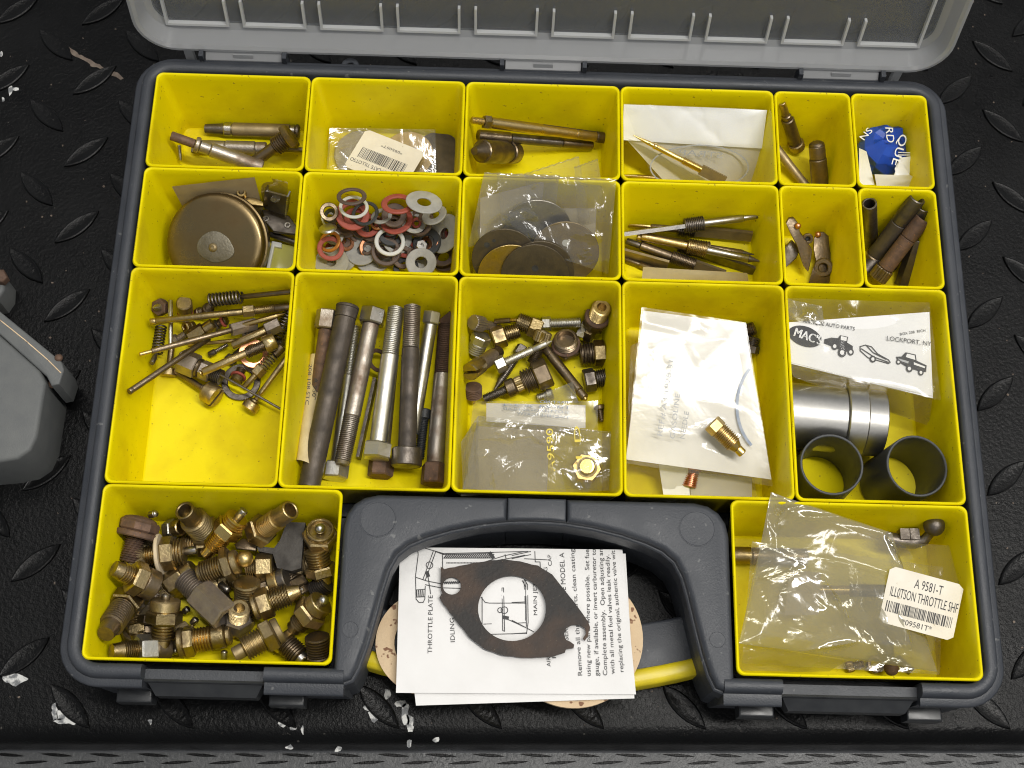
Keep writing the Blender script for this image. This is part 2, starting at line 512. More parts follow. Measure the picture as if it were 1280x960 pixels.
def prism(poly, z0, z1, bevel=0.0, seg=3):
    """upright prism over a polygon (counter-clockwise), its top edge rounded"""
    n = len(poly)
    def inset(d):
        out = []
        for i in range(n):
            p0, p1, p2 = Vector(poly[i - 1]), Vector(poly[i]), Vector(poly[(i + 1) % n])
            a, b = (p1 - p0).normalized(), (p2 - p1).normalized()
            na, nb = Vector((-a.y, a.x)), Vector((-b.y, b.x))
            m = na + nb
            m = m / max(m.length_squared, 0.4) * 2 if m.length > 1e-6 else na
            out.append(p1 + m * d)
        return out
    loops = [[(p[0], p[1], z0) for p in poly]]
    if bevel:
        for k in range(seg + 1):
            t = math.pi / 2 * k / seg
            d = bevel * (1 - math.cos(t))
            zz = z1 - bevel + bevel * math.sin(t)
            loops.append([(p.x, p.y, zz) for p in inset(d)])
    else:
        loops.append([(p[0], p[1], z1) for p in poly])
    return bridge(loops)

def sweep_profile(path, prof, closed=False):
    """sweep (outward offset, z) profile along a horizontal path; outward is to the right of travel"""
    V, Fc = [], []
    n, m = len(path), len(prof)
    for i in range(n):
        if closed:
            p0, p2 = path[i - 1], path[(i + 1) % n]
        else:
            p0, p2 = path[max(i - 1, 0)], path[min(i + 1, n - 1)]
        p1 = Vector(path[i])
        a = (p1 - Vector(p0))
        b = (Vector(p2) - p1)
        if a.length < 1e-9: a = b
        if b.length < 1e-9: b = a
        a.normalize(); b.normalize()
        na, nb = Vector((a.y, -a.x)), Vector((b.y, -b.x))
        mm = na + nb
        mm = mm / max(mm.length_squared, 0.5) * 2
        for d, z in prof:
            V.append((p1.x + mm.x * d, p1.y + mm.y * d, z))
    rng = n if closed else n - 1
    for i in range(rng):
        j = (i + 1) % n
        for k in range(m - 1):
            Fc.append((i * m + k, j * m + k, j * m + k + 1, i * m + k + 1))
    if not closed:
        Fc.append(tuple(range(m)))
        Fc.append(tuple((n - 1) * m + k for k in range(m))[::-1])
    return V, Fc

def box(c, h, rz=0.0):
    V = []
    for dz in (-1, 1):
        for dx, dy in ((-1, -1), (1, -1), (1, 1), (-1, 1)):
            x, y = dx * h[0], dy * h[1]
            V.append((c[0] + x * math.cos(rz) - y * math.sin(rz), c[1] + x * math.sin(rz) + y * math.cos(rz), c[2] + dz * h[2]))
    return V, [(3, 2, 1, 0), (4, 5, 6, 7), (0, 1, 5, 4), (1, 2, 6, 5), (2, 3, 7, 6), (3, 0, 4, 7)]

def solid_box(name, c, h, mat, parent=None, base=None, rz=0.0):
    V, Fc = box(c, h, rz)
    return mesh_obj(name, V, Fc, mat, parent, None, base)

def ribbon_mesh(lines, n, w):
    """flat printed strokes: polylines of world points on a surface with normal n, w cm wide"""
    V, Fc = [], []
    for line in lines:
        for p, q in zip(line, line[1:]):
            d = (q - p)
            if d.length < 1e-6:
                continue
            s = n.cross(d.normalized()) * (w / 2)
            d2 = d.normalized() * (w * 0.3)
            o = len(V)
            V += [tuple(p - d2 + s), tuple(p - d2 - s), tuple(q + d2 - s), tuple(q + d2 + s)]
            Fc.append((o, o + 1, o + 2, o + 3))
    return V, Fc

_glyphs = {}
def text_geo(s):
    if s not in _glyphs:
        cu = bpy.data.curves.new('lettering_curve', 'FONT')
        cu.body = s
        cu.resolution_u = 3
        o = bpy.data.objects.new('lettering_curve', cu)
        COL.objects.link(o)
        bpy.context.view_layer.update()
        me = bpy.data.meshes.new_from_object(o.evaluated_get(bpy.context.evaluated_depsgraph_get()))
        V = [(v.co.x, v.co.y) for v in me.vertices]
        Fc = [tuple(p.vertices) for p in me.polygons]
        bpy.data.objects.remove(o)
        bpy.data.meshes.remove(me)
        bpy.data.curves.remove(cu)
        _glyphs[s] = (V, Fc)
    return _glyphs[s]

def put_text(s, p0, p1, h, n, mat, parent, base, name='lettering', lift=0.012, bold=0.0, surf=None):
    """print s with its baseline from p0 to p1, capitals h cm tall, on a surface with normal n"""
    V, Fc = text_geo(s)
    x0, x1 = min(v[0] for v in V), max(v[0] for v in V)
    e1 = (p1 - p0)
    e2 = n.cross(e1.normalized())
    k = h / 0.70
    W = [p0 + e1 * ((v[0] - x0) / (x1 - x0)) + e2 * (v[1] * k) + n * lift for v in V]
    if surf:
        W = [surf(w) for w in W]
    if bold:
        b = e1.normalized() * bold
        m = len(W)
        W = W + [w + b for w in W]
        Fc = Fc + [tuple(i + m for i in f) for f in Fc]
    return mesh_obj(name, W, Fc, mat, parent, None, base)

def crumple(p, seed, scale):
    q = Vector((p[0] * scale + seed * 7.3, p[1] * scale - seed * 3.1, seed * 1.7))
    d, _ = noise.voronoi(q, distance_metric='DISTANCE')
    d2, _ = noise.voronoi(q * 2.3 + Vector((5, 3, 1)), distance_metric='DISTANCE')
    return (d[1] - d[0]) * 0.9 + (d2[1] - d2[0]) * 0.35 + noise.noise(q * 0.6) * 0.7 - 0.45

def fold_field(seed, W, H, scale):
    """height of a sheet creased along random straight folds, over W x H cm"""
    r = random.Random(int(seed * 1000) + 11)
    fs = []
    for _ in range(int(5 + W * H * scale * 0.42)):
        a = r.uniform(0, math.pi)
        ln = r.uniform(0.12, 0.5) * math.hypot(W, H)
        c = Vector((r.uniform(0, W), r.uniform(0, H)))
        d = Vector((math.cos(a), math.sin(a)))
        fs.append((c, d, ln / 2, r.uniform(0.06, 0.34), r.choice((-1, 1)) * r.uniform(0.25, 1.0), r.uniform(-0.5, 0.5)))
    def h(x, y):
        p = Vector((x, y))
        t = 0.0
        for c, d, hl, sg, s_, sk in fs:
            q = p - c
            u = q.dot(d) / hl
            if abs(u) > 1:
                continue
            e = q.x * d.y - q.y * d.x
            k = abs(e) / (sg * (1 + sk * (1 if e > 0 else -1)))
            if k < 5:
                t += s_ * (1 - u * u) * math.exp(-k)
        return 0.55 * t + 0.8 * noise.noise(Vector((x * scale * 0.45 + seed * 3, y * scale * 0.45, seed)))
    return h

def sheet(quad, nx, ny, amp, seed, scale=0.9, belly=0.0, zmin=None, probe=False):
    """creased sheet through four corner points TL TR BR BL"""
    TL, TR, BR, BL = [Vector(c) for c in quad]
    n = (TR - TL).cross(TL - BL).normalized()
    W, H = (TR - TL).length, (BL - TL).length
    f = fold_field(seed, W, H, scale) if amp else (lambda x, y: 0.0)
    def off(u, v):
        w = min(1.0, 8 * max(0, min(u, 1 - u, v, 1 - v)) + 0.35)
        return amp * w * f(u * W, v * H) + belly * math.sin(math.pi * u) ** 0.6 * math.sin(math.pi * v) ** 0.6 if belly else amp * w * f(u * W, v * H)
    if probe:
        return off, n
    V, Fc = [], []
    for j in range(ny + 1):
        for i in range(nx + 1):
            u, v = i / nx, j / ny
            q = (TL * (1 - u) + TR * u) * (1 - v) + (BL * (1 - u) + BR * u) * v + n * off(u, v)
            if zmin is not None and q.z < zmin:
                q.z = zmin
            V.append(tuple(q))
    for j in range(ny):
        for i in range(nx):
            a = j * (nx + 1) + i
            Fc.append((a, a + nx + 1, a + nx + 2, a + 1))
    return V, Fc, n
# ------------------------------------------------------------------ setting: tread-plate worktop
ROT = math.radians(1.25)
def make_worktop():
    prof = [(45, -0.2), (45, 0.0), (-18.45, 0.0)]
    for k in range(1, 9):
        t = math.pi / 2 * k / 8
        prof.append((-18.45 - 0.85 * math.sin(t), -0.95 + 0.95 * math.cos(t)))
    prof += [(-19.42, -3.0), (-19.42, -9.0)]
    xs = [-60, 60]
    V = [(x, y, z) for x in xs for y, z in prof]
    m = len(prof)
    Fc = [(k, k + 1, m + k + 1, m + k) for k in range(m - 1)]
    o = mesh_obj('worktop', V, Fc, 'tread_rubber', None, 60)
    o['kind'] = 'structure'
    o.rotation_euler = (0, 0, ROT)
    return o
worktop = make_worktop()

def lens_mesh(L, W, h, n=10):
    top, bot = [], []
    def outline(l, w):
        R = (l * l + w * w) / (2 * w)
        a = math.asin(min(1, l / R))
        pts = [(R * math.sin(-a + 2 * a * k / n), -(R - w) + R * math.cos(-a + 2 * a * k / n)) for k in range(n)]
        return pts + [(-x, -y) for x, y in pts]
    loops = []
    for l, w, z in ((L, W, -0.02), (L * 0.97, W * 0.93, h * 0.8), (L * 0.92, W * 0.80, h), (L * 0.84, W * 0.66, h * 0.82)):
        loops.append([(x, y, z) for x, y in outline(l, w)])
    V, Fc = bridge(loops, False, True)
    return V, Fc
V, Fc = lens_mesh(1.45, 0.48, 0.15)
lug_proto = mesh_obj('tread_lug', V, Fc, 'lug_rubber', worktop, 30)
first = True
c, s = math.cos(-ROT), math.sin(-ROT)
ox, oy = -26.95 * c - 13.42 * s, -26.95 * s + 13.42 * c
for i in range(-2, 13):
    for j in range(-3, 8):
        for kind in (0, 1):
            x = ox + 4.79 * i + (2.40 if kind else 0)
            y = oy - 4.52 * j + (2.26 if kind else 0)
            if not (-33 < x < 31 and -18.6 < y < 25):
                continue
            if abs(x) < 18.0 and -9 < y < 11.5:
                continue
            if first:
                o, first = lug_proto, False
            else:
                o = lug_proto.copy()
                COL.objects.link(o)
            o.parent = worktop
            o.location = (x * S, y * S, 0)
            o.rotation_euler = (0, 0, math.radians((41 if kind else -45) + rnd.uniform(-1, 1)))

def splat(pts_px, name, mat, seed, h=0.025):
    """thin irregular crust lying on the worktop, outline given at table height"""
    P = [at(x, y, 0) for x, y in pts_px]
    out = []
    for k in range(len(P)):
        a, b = P[k], P[(k + 1) % len(P)]
        for t in range(5):
            p = a.lerp(b, t / 5)
            q = noise.noise_vector(Vector((p.x * 3.1, p.y * 3.1, seed))) * 0.13
            out.append((p.x + q.x, p.y + q.y))
    V, Fc = prism(out, 0.005, h)
    cc, ss = math.cos(-ROT), math.sin(-ROT)
    V = [(x * cc - y * ss, x * ss + y * cc, z) for x, y, z in V]
    return mesh_obj(name, V, Fc, mat, worktop)
def blob(cx, cy, rx, ry, k=9, seed=0, rot=0):
    r = random.Random(seed)
    return [(cx + rx * (0.6 + 0.5 * r.random()) * math.cos(2 * math.pi * t / k + rot), cy + ry * (0.6 + 0.5 * r.random()) * math.sin(2 * math.pi * t / k + rot)) for t in range(k)]
for k, (x, y, rx, ry) in enumerate([(18, 849, 17, 9), (80, 893, 12, 9), (96, 884, 8, 6), (68, 889, 5, 14), (84, 902, 16, 4), (188, 902, 3, 5),
                                    (353, 905, 6, 5), (365, 910, 5, 4), (362, 934, 7, 3), (377, 912, 2, 7), (470, 893, 12, 9), (462, 884, 8, 6), (485, 868, 5, 9),
                                    (507, 893, 6, 20), (512, 905, 5, 14), (500, 880, 8, 7), (511, 930, 3, 6), (545, 925, 5, 3), (422, 938, 5, 3),
                                    (12, 112, 3, 7), (4, 124, 2, 4), (20, 112, 4, 2), (1, 68, 2, 3)]):
    splat(blob(x, y, rx, ry, 8, k), 'paint_flake', 'paint_flake', k)
splat([(86, 60), (96, 66), (112, 75), (122, 80), (128, 84), (140, 88), (156, 98), (150, 100), (136, 92), (124, 86), (114, 82), (100, 73), (90, 68)], 'mud_streak', 'dried_mud', 50)
r_ = random.Random(4)
crumbs_v, crumbs_f = [], []
for k in range(420):
    x, y = r_.uniform(-33, 31), r_.uniform(-18.5, 24)
    h = r_.uniform(0.012, 0.045)
    V, Fc = box((x, y, h * 0.6), (h * r_.uniform(0.6, 1.6), h * r_.uniform(0.6, 1.4), h * 0.6), r_.uniform(0, 3))
    o_ = len(crumbs_v)
    crumbs_v += V
    crumbs_f += [tuple(i + o_ for i in f) for f in Fc]
cr = mesh_obj('grit', crumbs_v, crumbs_f, 'dried_mud', worktop)
cr['kind'] = 'stuff'

# the grey tread plate one step below the front edge
V, Fc = box((0, -44.5, -2.8), (70, 25, 0.2), 0)
step = mesh_obj('step_plate', V, Fc, 'grey_tread')
step['kind'] = 'structure'
step.rotation_euler = (0, 0, ROT)
V, Fc = lens_mesh(0.8, 0.075, 0.06)
lug2 = mesh_obj('tread_lug', V, Fc, 'tread_rubber', step, 30)  # grey lugs given the black rubber, their shading put into the colour
first = True
for i in range(-17, 18):
    for j in range(4):
        o = lug2 if first else lug2.copy()
        if not first:
            COL.objects.link(o)
        first = False
        o.parent = step
        o.location = ((i * 2.3 + (1.15 if j % 2 else 0)) * S, (-19.62 - 0.34 * j) * S, -0.02598)
        o.rotation_euler = (0, 0, math.radians(4 if j % 2 else -4))

# ------------------------------------------------------------------ organiser case
case = thing('organizer_case', 'open grey plastic organiser case with carry handle and clear hinged lid', 'case', (0, 0, 0))
def arc(cx, cy, r, a0, a1, n=7):
    return [(cx + r * math.cos(math.radians(a0 + (a1 - a0) * k / n)), cy + r * math.sin(math.radians(a0 + (a1 - a0) * k / n))) for k in range(n + 1)]
XL, YB, YT = 19.98, -16.98, 13.27
RIM = [(-0.14, 0.6), (-0.14, 5.18), (-0.06, 5.31), (0.08, 5.37), (0.30, 5.36), (0.42, 5.27), (0.48, 5.06), (0.50, 4.93), (0.76, 4.90), (0.84, 4.83), (0.84, 4.68),
       (0.74, 4.64), (0.60, 0.7), (0.48, 0.35), (0.1, 0.3)]
RIMF = [(d + (0.16 if d > 0.6 else 0), z) for d, z in RIM]
path = [(16.95, YB)] + arc(XL - 1.0, YB + 1.0, 1.0, -90, 0) + arc(XL - 1.0, YT - 1.0, 1.0, 0, 90) + arc(-XL + 1.0, YT - 1.0, 1.0, 90, 180) + arc(-XL + 1.0, YB + 1.0, 1.0, 180, 270) + [(-17.05, YB)]
V, Fc = sweep_profile(path, RIM)
mesh_obj('rim', V, Fc, 'grey_plastic', case, 50)
for xa, xb in ((-11.75, -8.3), (8.3, 10.85)):
    V, Fc = sweep_profile([(xa, YB), (xb, YB)], RIMF)
    mesh_obj('front_rim', V, Fc, 'grey_plastic', case, 50)
for x, y, hx, hy in ((0, 2.2, 19.9, 11.1), (-14.3, -12.9, 5.6, 4.1), (14.3, -12.9, 5.6, 4.1)):
    solid_box('floor', (x, y, 0.42), (hx, hy, 0.12), 'grey_plastic', case)

# handle bow in three mouldings
inner = [(0, -9.95), (1.33, -10.0), (2.6, -10.18), (3.9, -10.48), (5.0, -10.84), (5.75, -11.18), (6.3, -11.65), (6.65, -12.35), (6.9, -13.3), (7.15, -14.5), (7.42, -15.7), (7.72, -16.7), (7.98, -17.25), (8.4, -17.42)]
outer_r = [(9.6, -17.40), (9.6, -16.93), (8.74, -16.86), (8.74, -10.5), (8.62, -9.9), (8.32, -9.42), (7.85, -9.1), (7.2, -8.95)]
def side_poly(sx):
    p = [(1.36, -8.95)] + [(x, y) for x, y in inner[1:]] + outer_r
    p[1] = (1.36, p[1][1])
    if sx < 0:
        p = [(-x, y) for x, y in p][::-1]
    return p
for sx in (1, -1):
    V, Fc = prism(side_poly(sx), 0.6, 5.30, 0.26, 4)
    mesh_obj('handle_bow', V, Fc, 'grey_plastic', case, 40)
V, Fc = prism([(-1.34, -8.95), (-1.34, -10.0), (-0.7, -9.96), (0, -9.95), (0.7, -9.96), (1.34, -10.0), (1.34, -8.95)], 0.6, 5.27, 0.12, 3)
mesh_obj('handle_bow', V, Fc, 'grey_plastic', case, 40)
def lip(inner_pts, d, z0, z1):
    full = [(-x, y) for x, y in inner_pts[::-1]] + inner_pts[1:]
    V, Fc = sweep_profile(full, [(-0.5, z0), (-0.5, z1), (d - 0.06, z1), (d, z1 - 0.07), (d, z0)])
    return V, Fc
V, Fc = lip(inner, 0.13, 3.6, 4.86)
mesh_obj('handle_lip', [(x, 2 * 0 + y, z) for x, y, z in V], Fc, 'grey_plastic', case, 40)
for x, y, r in ((-7.18, -10.15, 0.84), (7.28, -10.2, 0.84), (-8.12, -15.15, 0.36), (8.05, -15.2, 0.36)):
    V, Fc = lathe([(5.28, r), (5.318, r * 0.985), (5.318, r * 0.95), (5.304, r * 0.92), (5.304, 0)], 36)
    mesh_obj('ejector_mark', [(a + x, b + y, c_) for a, b, c_ in V], Fc, 'grey_plastic', case)
# grip bar behind the front edge
def bar(y_off0, y_off1, z0, z1, mat, name, rnd_=0.15):
    pts = []
    for k in range(17):
        x = -7.9 + 15.8 * k / 16
        pts.append((x, -17.15 + 1.1 * (x / 7.9) ** 2))
    poly = [(x, y + y_off0) for x, y in pts] + [(x, y + y_off1) for x, y in pts[::-1]]
    V, Fc = prism(poly, z0, z1, rnd_, 3)
    return mesh_obj(name, V, Fc, mat, case, 40)
bar(0.55, 2.75, 0.9, 2.0, 'grey_plastic', 'handle_grip')
bar(-0.15, 0.70, 0.7, 2.15, 'yellow_handle', 'grip_trim', 0.28)
# latch seats in the front edge
for xa, xb in ((-17.05, -11.75), (10.85, 16.95)):
    xm, hw = (xa + xb) / 2, (xb - xa) / 2
    seat = solid_box('latch_seat', (xm, -17.18, 2.45), (hw, 0.22, 2.1), 'grey_plastic', case)
    V = [(xa + 0.05, -17.38, 4.55), (xb - 0.05, -17.38, 4.55), (xb - 0.45, -18.05, 4.05), (xa + 0.45, -18.05, 4.05),
         (xa + 0.05, -17.38, 3.2), (xb - 0.05, -17.38, 3.2), (xb - 0.45, -18.05, 3.2), (xa + 0.45, -18.05, 3.2)]
    mesh_obj('latch', V, [(3, 2, 1, 0), (4, 5, 6, 7), (0, 1, 5, 4), (1, 2, 6, 5), (2, 3, 7, 6), (3, 0, 4, 7)], 'dark_latch', case)
    for xe in (xa - 0.75, xb + 0.75):
        V, Fc = prism([(xe - 0.8, -18.22), (xe + 0.8, -18.22), (xe + 0.8, -17.55), (xe - 0.8, -17.55)], 2.0, 3.0, 0.1)
        mesh_obj('latch_ear', V, Fc, 'dark_latch', case, 40)
    V, Fc = sweep_profile([(xa - 0.02, YB - 0.42), (xb + 0.02, YB - 0.42)], [(0.0, 3.0), (0.0, 4.62), (0.10, 4.66), (0.14, 4.6), (0.14, 3.0)])
    mesh_obj('latch_edge', V, Fc, 'dark_latch', case)
# hinge
for x in (-15.45, 0.0, 15.45):
    for sx in (-1, 1):
        solid_box('hinge_bracket', (x + sx * 2.13, 14.28, 4.65), (0.11, 0.32, 0.75), 'grey_plastic', case)
V, Fc = seg_mesh('ring', 0.14, 0.46, 0.19)
mesh_obj('hang_tab', [(x - 10.0, 14.15 + y, z + 4.55) for x, y, z in V], Fc, 'grey_plastic', case, 40)

# lid, swung open and leaning back
HX, VD, ND = Vector((0, 14.33, 5.28)), Vector((0, 0.19, 0.9818)), Vector((0, -0.9818, 0.19))
def lp(x, v, n):
    return tuple(HX + Vector((x, 0, 0)) + VD * v + ND * n)
def lid_loop(ins, n, r=2.0):
    hx, h = 20.75 - ins, 15.75 - ins
    return [lp(x, y + 15.75, n) for x, y in rrect(hx, h, max(0.3, r - ins), 8)]
lid = mesh_obj('lid', *bridge([lid_loop(0.75, -1.22), lid_loop(0.75, -1.34)], True, True), 'lid_plastic', case, 30)
V, Fc = bridge([lid_loop(0.85, -1.20), lid_loop(0.50, -1.06), lid_loop(0.34, -0.10), lid_loop(0.18, 0.03), lid_loop(0.02, 0.0), lid_loop(0.0, -0.14), lid_loop(0.22, -0.2), lid_loop(0.36, -1.26), lid_loop(0.85, -1.36)], False, False)
mesh_obj('lid_skirt', V, Fc, 'lid_edge', lid, 40)
def lid_box(name, x0, x1, v0, v1, n0, n1, mat='lid_edge'):
    V = [lp(x, v, n) for n in (n0, n1) for x, v in ((x0, v0), (x1, v0), (x1, v1), (x0, v1))]
    return mesh_obj(name, V, [(3, 2, 1, 0), (4, 5, 6, 7), (0, 1, 5, 4), (1, 2, 6, 5), (2, 3, 7, 6), (3, 0, 4, 7)], mat, lid)
for k in range(10):
    cx = -17.775 + 3.95 * k
    a, b = cx - 1.62, cx + 1.62
    V, Fc = [], []
    for x0, x1, v0, v1 in ((a, b, 0.78, 0.92), (a, a + 0.13, 0.92, 29 if k == 0 else 2.5), (b - 0.13, b, 0.92, 29 if k == 9 else 2.5)):
        o_ = len(V)
        V += [lp(x, v, n) for n in (-1.22, -0.98) for x, v in ((x0, v0), (x1, v0), (x1, v1), (x0, v1))]
        Fc += [tuple(i + o_ for i in f) for f in [(3, 2, 1, 0), (4, 5, 6, 7), (0, 1, 5, 4), (1, 2, 6, 5), (2, 3, 7, 6), (3, 0, 4, 7)]]
    mesh_obj('lid_rib', V, Fc, 'lid_rib', lid)
for x in (-15.45, 0.0, 15.45):
    V = [(x + sx * 1.95, y, z) for sx in (-1, 1) for y, z in ((14.62, 5.32), (14.05, 4.95), (14.02, 4.72), (14.12, 4.5), (14.3, 4.5), (14.75, 5.1))]
    mesh_obj('lid_hinge', V, [(0, 1, 2, 3, 4, 5), (11, 10, 9, 8, 7, 6)] + [(i, (i + 1) % 6, 6 + (i + 1) % 6, 6 + i) for i in range(6)], 'lid_edge', lid, 30)
    lid_box('hinge_pad', x - 0.5, x + 0.5, -0.42, -0.05, 0.06, 0.14)
for x in (-18.3, 18.4):
    solid_box('lid_stop', (x, 14.5, 4.7), (0.22, 0.14, 0.75), 'lid_edge', lid)

# ------------------------------------------------------------------ removable yellow cups
YL = [13.035, 7.558, 2.082, -8.770, -16.745]
XG = [-19.75 + 3.95 * i for i in range(11)]
def cup(x0, x1, y1, y0, label):
    hx, hy = (x1 - x0) / 2 - 0.012, (y1 - y0) / 2 - 0.012
    c0 = ((x0 + x1) / 2, (y0 + y1) / 2, 0.58)
    loops = []
    for ins, z, r in ((0.70, 0.58, 0.35), (0.60, 0.64, 0.4), (0.05, 5.10, 0.30), (0.0, 5.18, 0.34), (0.012, 5.25, 0.34), (0.055, 5.295, 0.33), (0.11, 5.28, 0.31), (0.15, 5.20, 0.30),
                      (0.19, 4.85, 0.38), (0.50, 1.02, 0.40), (0.56, 0.84, 0.36), (0.74, 0.75, 0.25)):
        loops.append([(x + c0[0], y + c0[1], z) for x, y in rrect(hx - ins, hy - ins, r, 6)])
    V, Fc = bridge(loops)
    o = mesh_obj('compartment_cup', V, Fc, 'yellow_plastic', None, 50, c0)
    tag(o, label, 'cup', 'yellow cups in the organiser')
    return o
G = XG
for args in (
    (G[0], G[2], YL[0], YL[1], 'yellow cup holding two throttle shafts and a tan tapered tube'),
    (G[2], G[4], YL[0], YL[1], 'yellow cup holding bagged brass discs under an upside-down barcode label'),
    (G[4], G[6], YL[0], YL[1], 'yellow cup holding two slotted rods and an acorn plug'),
    (G[6], G[8], YL[0], YL[1], 'yellow cup holding a white packet with a brass needle'),
    (G[8], G[9], YL[0], YL[1], 'small yellow cup holding three thin upright tubes'),
    (G[9], G[10], YL[0], YL[1], 'small yellow cup holding a blue and white wrapper'),
    (G[0], G[2], YL[1], YL[2], 'yellow cup holding the round brass float'),
    (G[2], G[4], YL[1], YL[2], 'yellow cup filled with mixed washers'),
    (G[4], G[6], YL[1], YL[2], 'yellow cup stuffed with clear bags of large discs'),
    (G[6], G[8], YL[1], YL[2], 'yellow cup holding loose needle valves'),
    (G[8], G[9], YL[1], YL[2], 'small yellow cup holding bronze levers'),
    (G[9], G[10], YL[1], YL[2], 'small yellow cup holding thick dark tubes'),
    (G[0], G[2], YL[2], YL[3], 'large yellow cup half empty with jets, springs and screws'),
    (G[2], G[4], YL[2], YL[3], 'large yellow cup filled with long bolts'),
    (G[4], G[6], YL[2], YL[3], 'large yellow cup holding plugs and a clear bag with a brass nut'),
    (G[6], G[8], YL[2], YL[3], 'large yellow cup holding a big white envelope and brass jet'),
    (G[8], G[10], YL[2], YL[3], 'large yellow cup holding a steel sleeve and two dark tubes'),
    (G[0], G[0] + 10.92, YL[3], YL[4], 'wide yellow cup heaped with brass fittings beside the handle'),
    (G[10] - 10.92, G[10], YL[3], YL[4], 'wide yellow cup with a crumpled clear bag and price label'),
):
    cup(*args)
FZ = 0.76                                    # height of the cup floors

# ------------------------------------------------------------------ grey box at the edge of the worktop
gb = thing('plastic_box', 'weathered grey plastic box with a flanged lid beside the organiser', 'box', (-25, -3, 0))
base = Vector((-25, -3, 0))
poly = [at(x, y, 3.6).to_2d() for x, y in [(-150, 380), (-150, 590), (0, 577), (22, 573), (38, 562), (46, 545), (57, 478), (50, 462), (0, 418), (-60, 376)]]
V, Fc = prism([tuple(p) for p in poly], 0.02, 3.6, 0.22, 3)
mesh_obj('body', V, Fc, 'grey_box_plastic', gb, 40, base)
poly = [at(x, y, 3.68).to_2d() for x, y in [(-150, 300), (-150, 345), (0, 418), (58, 470), (64, 482), (74, 480), (80, 462), (77, 452), (0, 389), (-60, 338)]]
V, Fc = prism([tuple(p) for p in poly], 1.2, 3.68, 0.10, 3)
mesh_obj('flange', V, Fc, 'grey_box_plastic', gb, 40, base)
ln = [at(x, y, 3.70) for x, y in [(-80, 345), (0, 400), (30, 424), (60, 450), (76, 466)]]
V, Fc = ribbon_mesh([ln], Vector((0, 0, 1)), 0.05)
mesh_obj('worn_edge', V, Fc, 'felt', gb, None, base)
for x, y, z in ((73, 447, 3.68), (65, 480, 2.9)):
    p = at(x, y, z)
    V, Fc = seg_mesh('dome', 0.16, 0.2)
    mesh_obj('rivet', [(a + p.x, b + p.y, c_ + p.z - 0.05) for a, b, c_ in V], Fc, 'rust', gb, 40, base)
pl = thing('corroded_clamp', 'corroded grey clamp end with brown jaw beside the grey box', 'clamp', at(-4, 360, 0.02))
base = at(-4, 360, 0.02)
V, Fc = prism([tuple(at(x, y, 1.8).to_2d()) for x, y in [(-30, 330), (-30, 378), (-3, 374), (5, 362), (6, 345), (0, 338)]], 0.02, 1.8, 0.2)
mesh_obj('jaw_body', V, Fc, 'grey_box_plastic', pl, 40, base)
V, Fc = prism([tuple(at(x, y, 2.2).to_2d()) for x, y in [(-14, 336), (-14, 352), (3, 352), (9, 346), (4, 336)]], 1.75, 2.2, 0.12)
mesh_obj('jaw_tip', V, Fc, 'rust', pl, 40, base)
#@@CONTENTS
# ================================================================== contents
UP = Vector((0, 0, 1))
def washer(label, c, R, r, mat, tilt=(0, 0), t=0.12, group='mixed washers in the washer cup', name='washer'):
    """flat ring; tilt = lean of its upper face towards +x and towards +y (degrees)"""
    n = Vector((math.sin(math.radians(tilt[0])), math.sin(math.radians(tilt[1])), 1)).normalized()
    V, Fc = seg_mesh('ring', t, R, r)
    o = mesh_obj(name, V, Fc, mat, None, 40)
    o.location = Vector(c) * S
    o.rotation_mode = 'QUATERNION'
    o.rotation_quaternion = n.to_track_quat('Z', 'Y')
    return tag(o, label, name, group)

# ---------------- cup: throttle shafts
w = win(180, 80, 0.171875, (-19.75, 13.035))
turn('jet_tube', 'tan tapered tube with grey collars lying behind two steel shafts', 'tube', w(445, 470, 1.25), w(1130, 490, 1.25),
     [('tip', 'cone', 0.20, 0.24, 'dark_steel', 0.31), ('collar', 'cyl', 0.09, 0.37, 'steel'), ('barrel', 'cyl', 0.61, 0.37, 'dull_brass'), ('end_collar', 'cyl', 0.06, 0.34, 'steel'), ('end', 'cyl', 0.04, 0.36, 'dark_steel')])
turn('throttle_shaft', 'straight dark steel shaft crossed by the shorter slotted one', 'shaft', w(350, 600, 1.15), w(1160, 625, 1.15),
     [('lug', 'flat', 0.05, 0.36, 'dark_steel', 0.1), ('barrel', 'cyl', 0.25, 0.36, 'rusty_steel'), ('barrel_section', 'cyl', 0.27, 0.38, 'rusty_steel'), ('shoulder', 'cyl', 0.10, 0.35, 'rusty_steel'), ('pin', 'cyl', 0.33, 0.14, 'dark_steel')])
turn('throttle_shaft', 'slotted steel shaft with rusty notched end slanting across its neighbour', 'shaft', w(195, 520, 2.15), w(860, 755, 1.7),
     [('notched_end', 'cyl', 0.26, 0.24, 'rust'), ('collar', 'cyl', 0.05, 0.42, 'rusty_steel'), ('neck', 'cyl', 0.12, 0.34, 'rusty_steel'), ('barrel', 'cyl', 0.57, 0.38, 'rusty_steel')], spin=20)
turn('hex_plug', 'brass hex plug with coarse thread and long stem leaning on the shafts', 'plug', w(1075, 515, 2.6), w(770, 735, 1.55),
     [('hex_head', 'hex', 0.13, 0.74, 'aged_brass'), ('thread', 'thr', 0.27, 0.50, 'bronze_steel'), ('stem', 'cyl', 0.60, 0.31, 'bronze_steel')], spin=10)
turn('cotter_clip', 'small bent steel clip under the rusty shaft end', 'clip', w(255, 590, 1.6), w(265, 700, 0.85), [('wire', 'cyl', 1, 0.09, 'steel')])

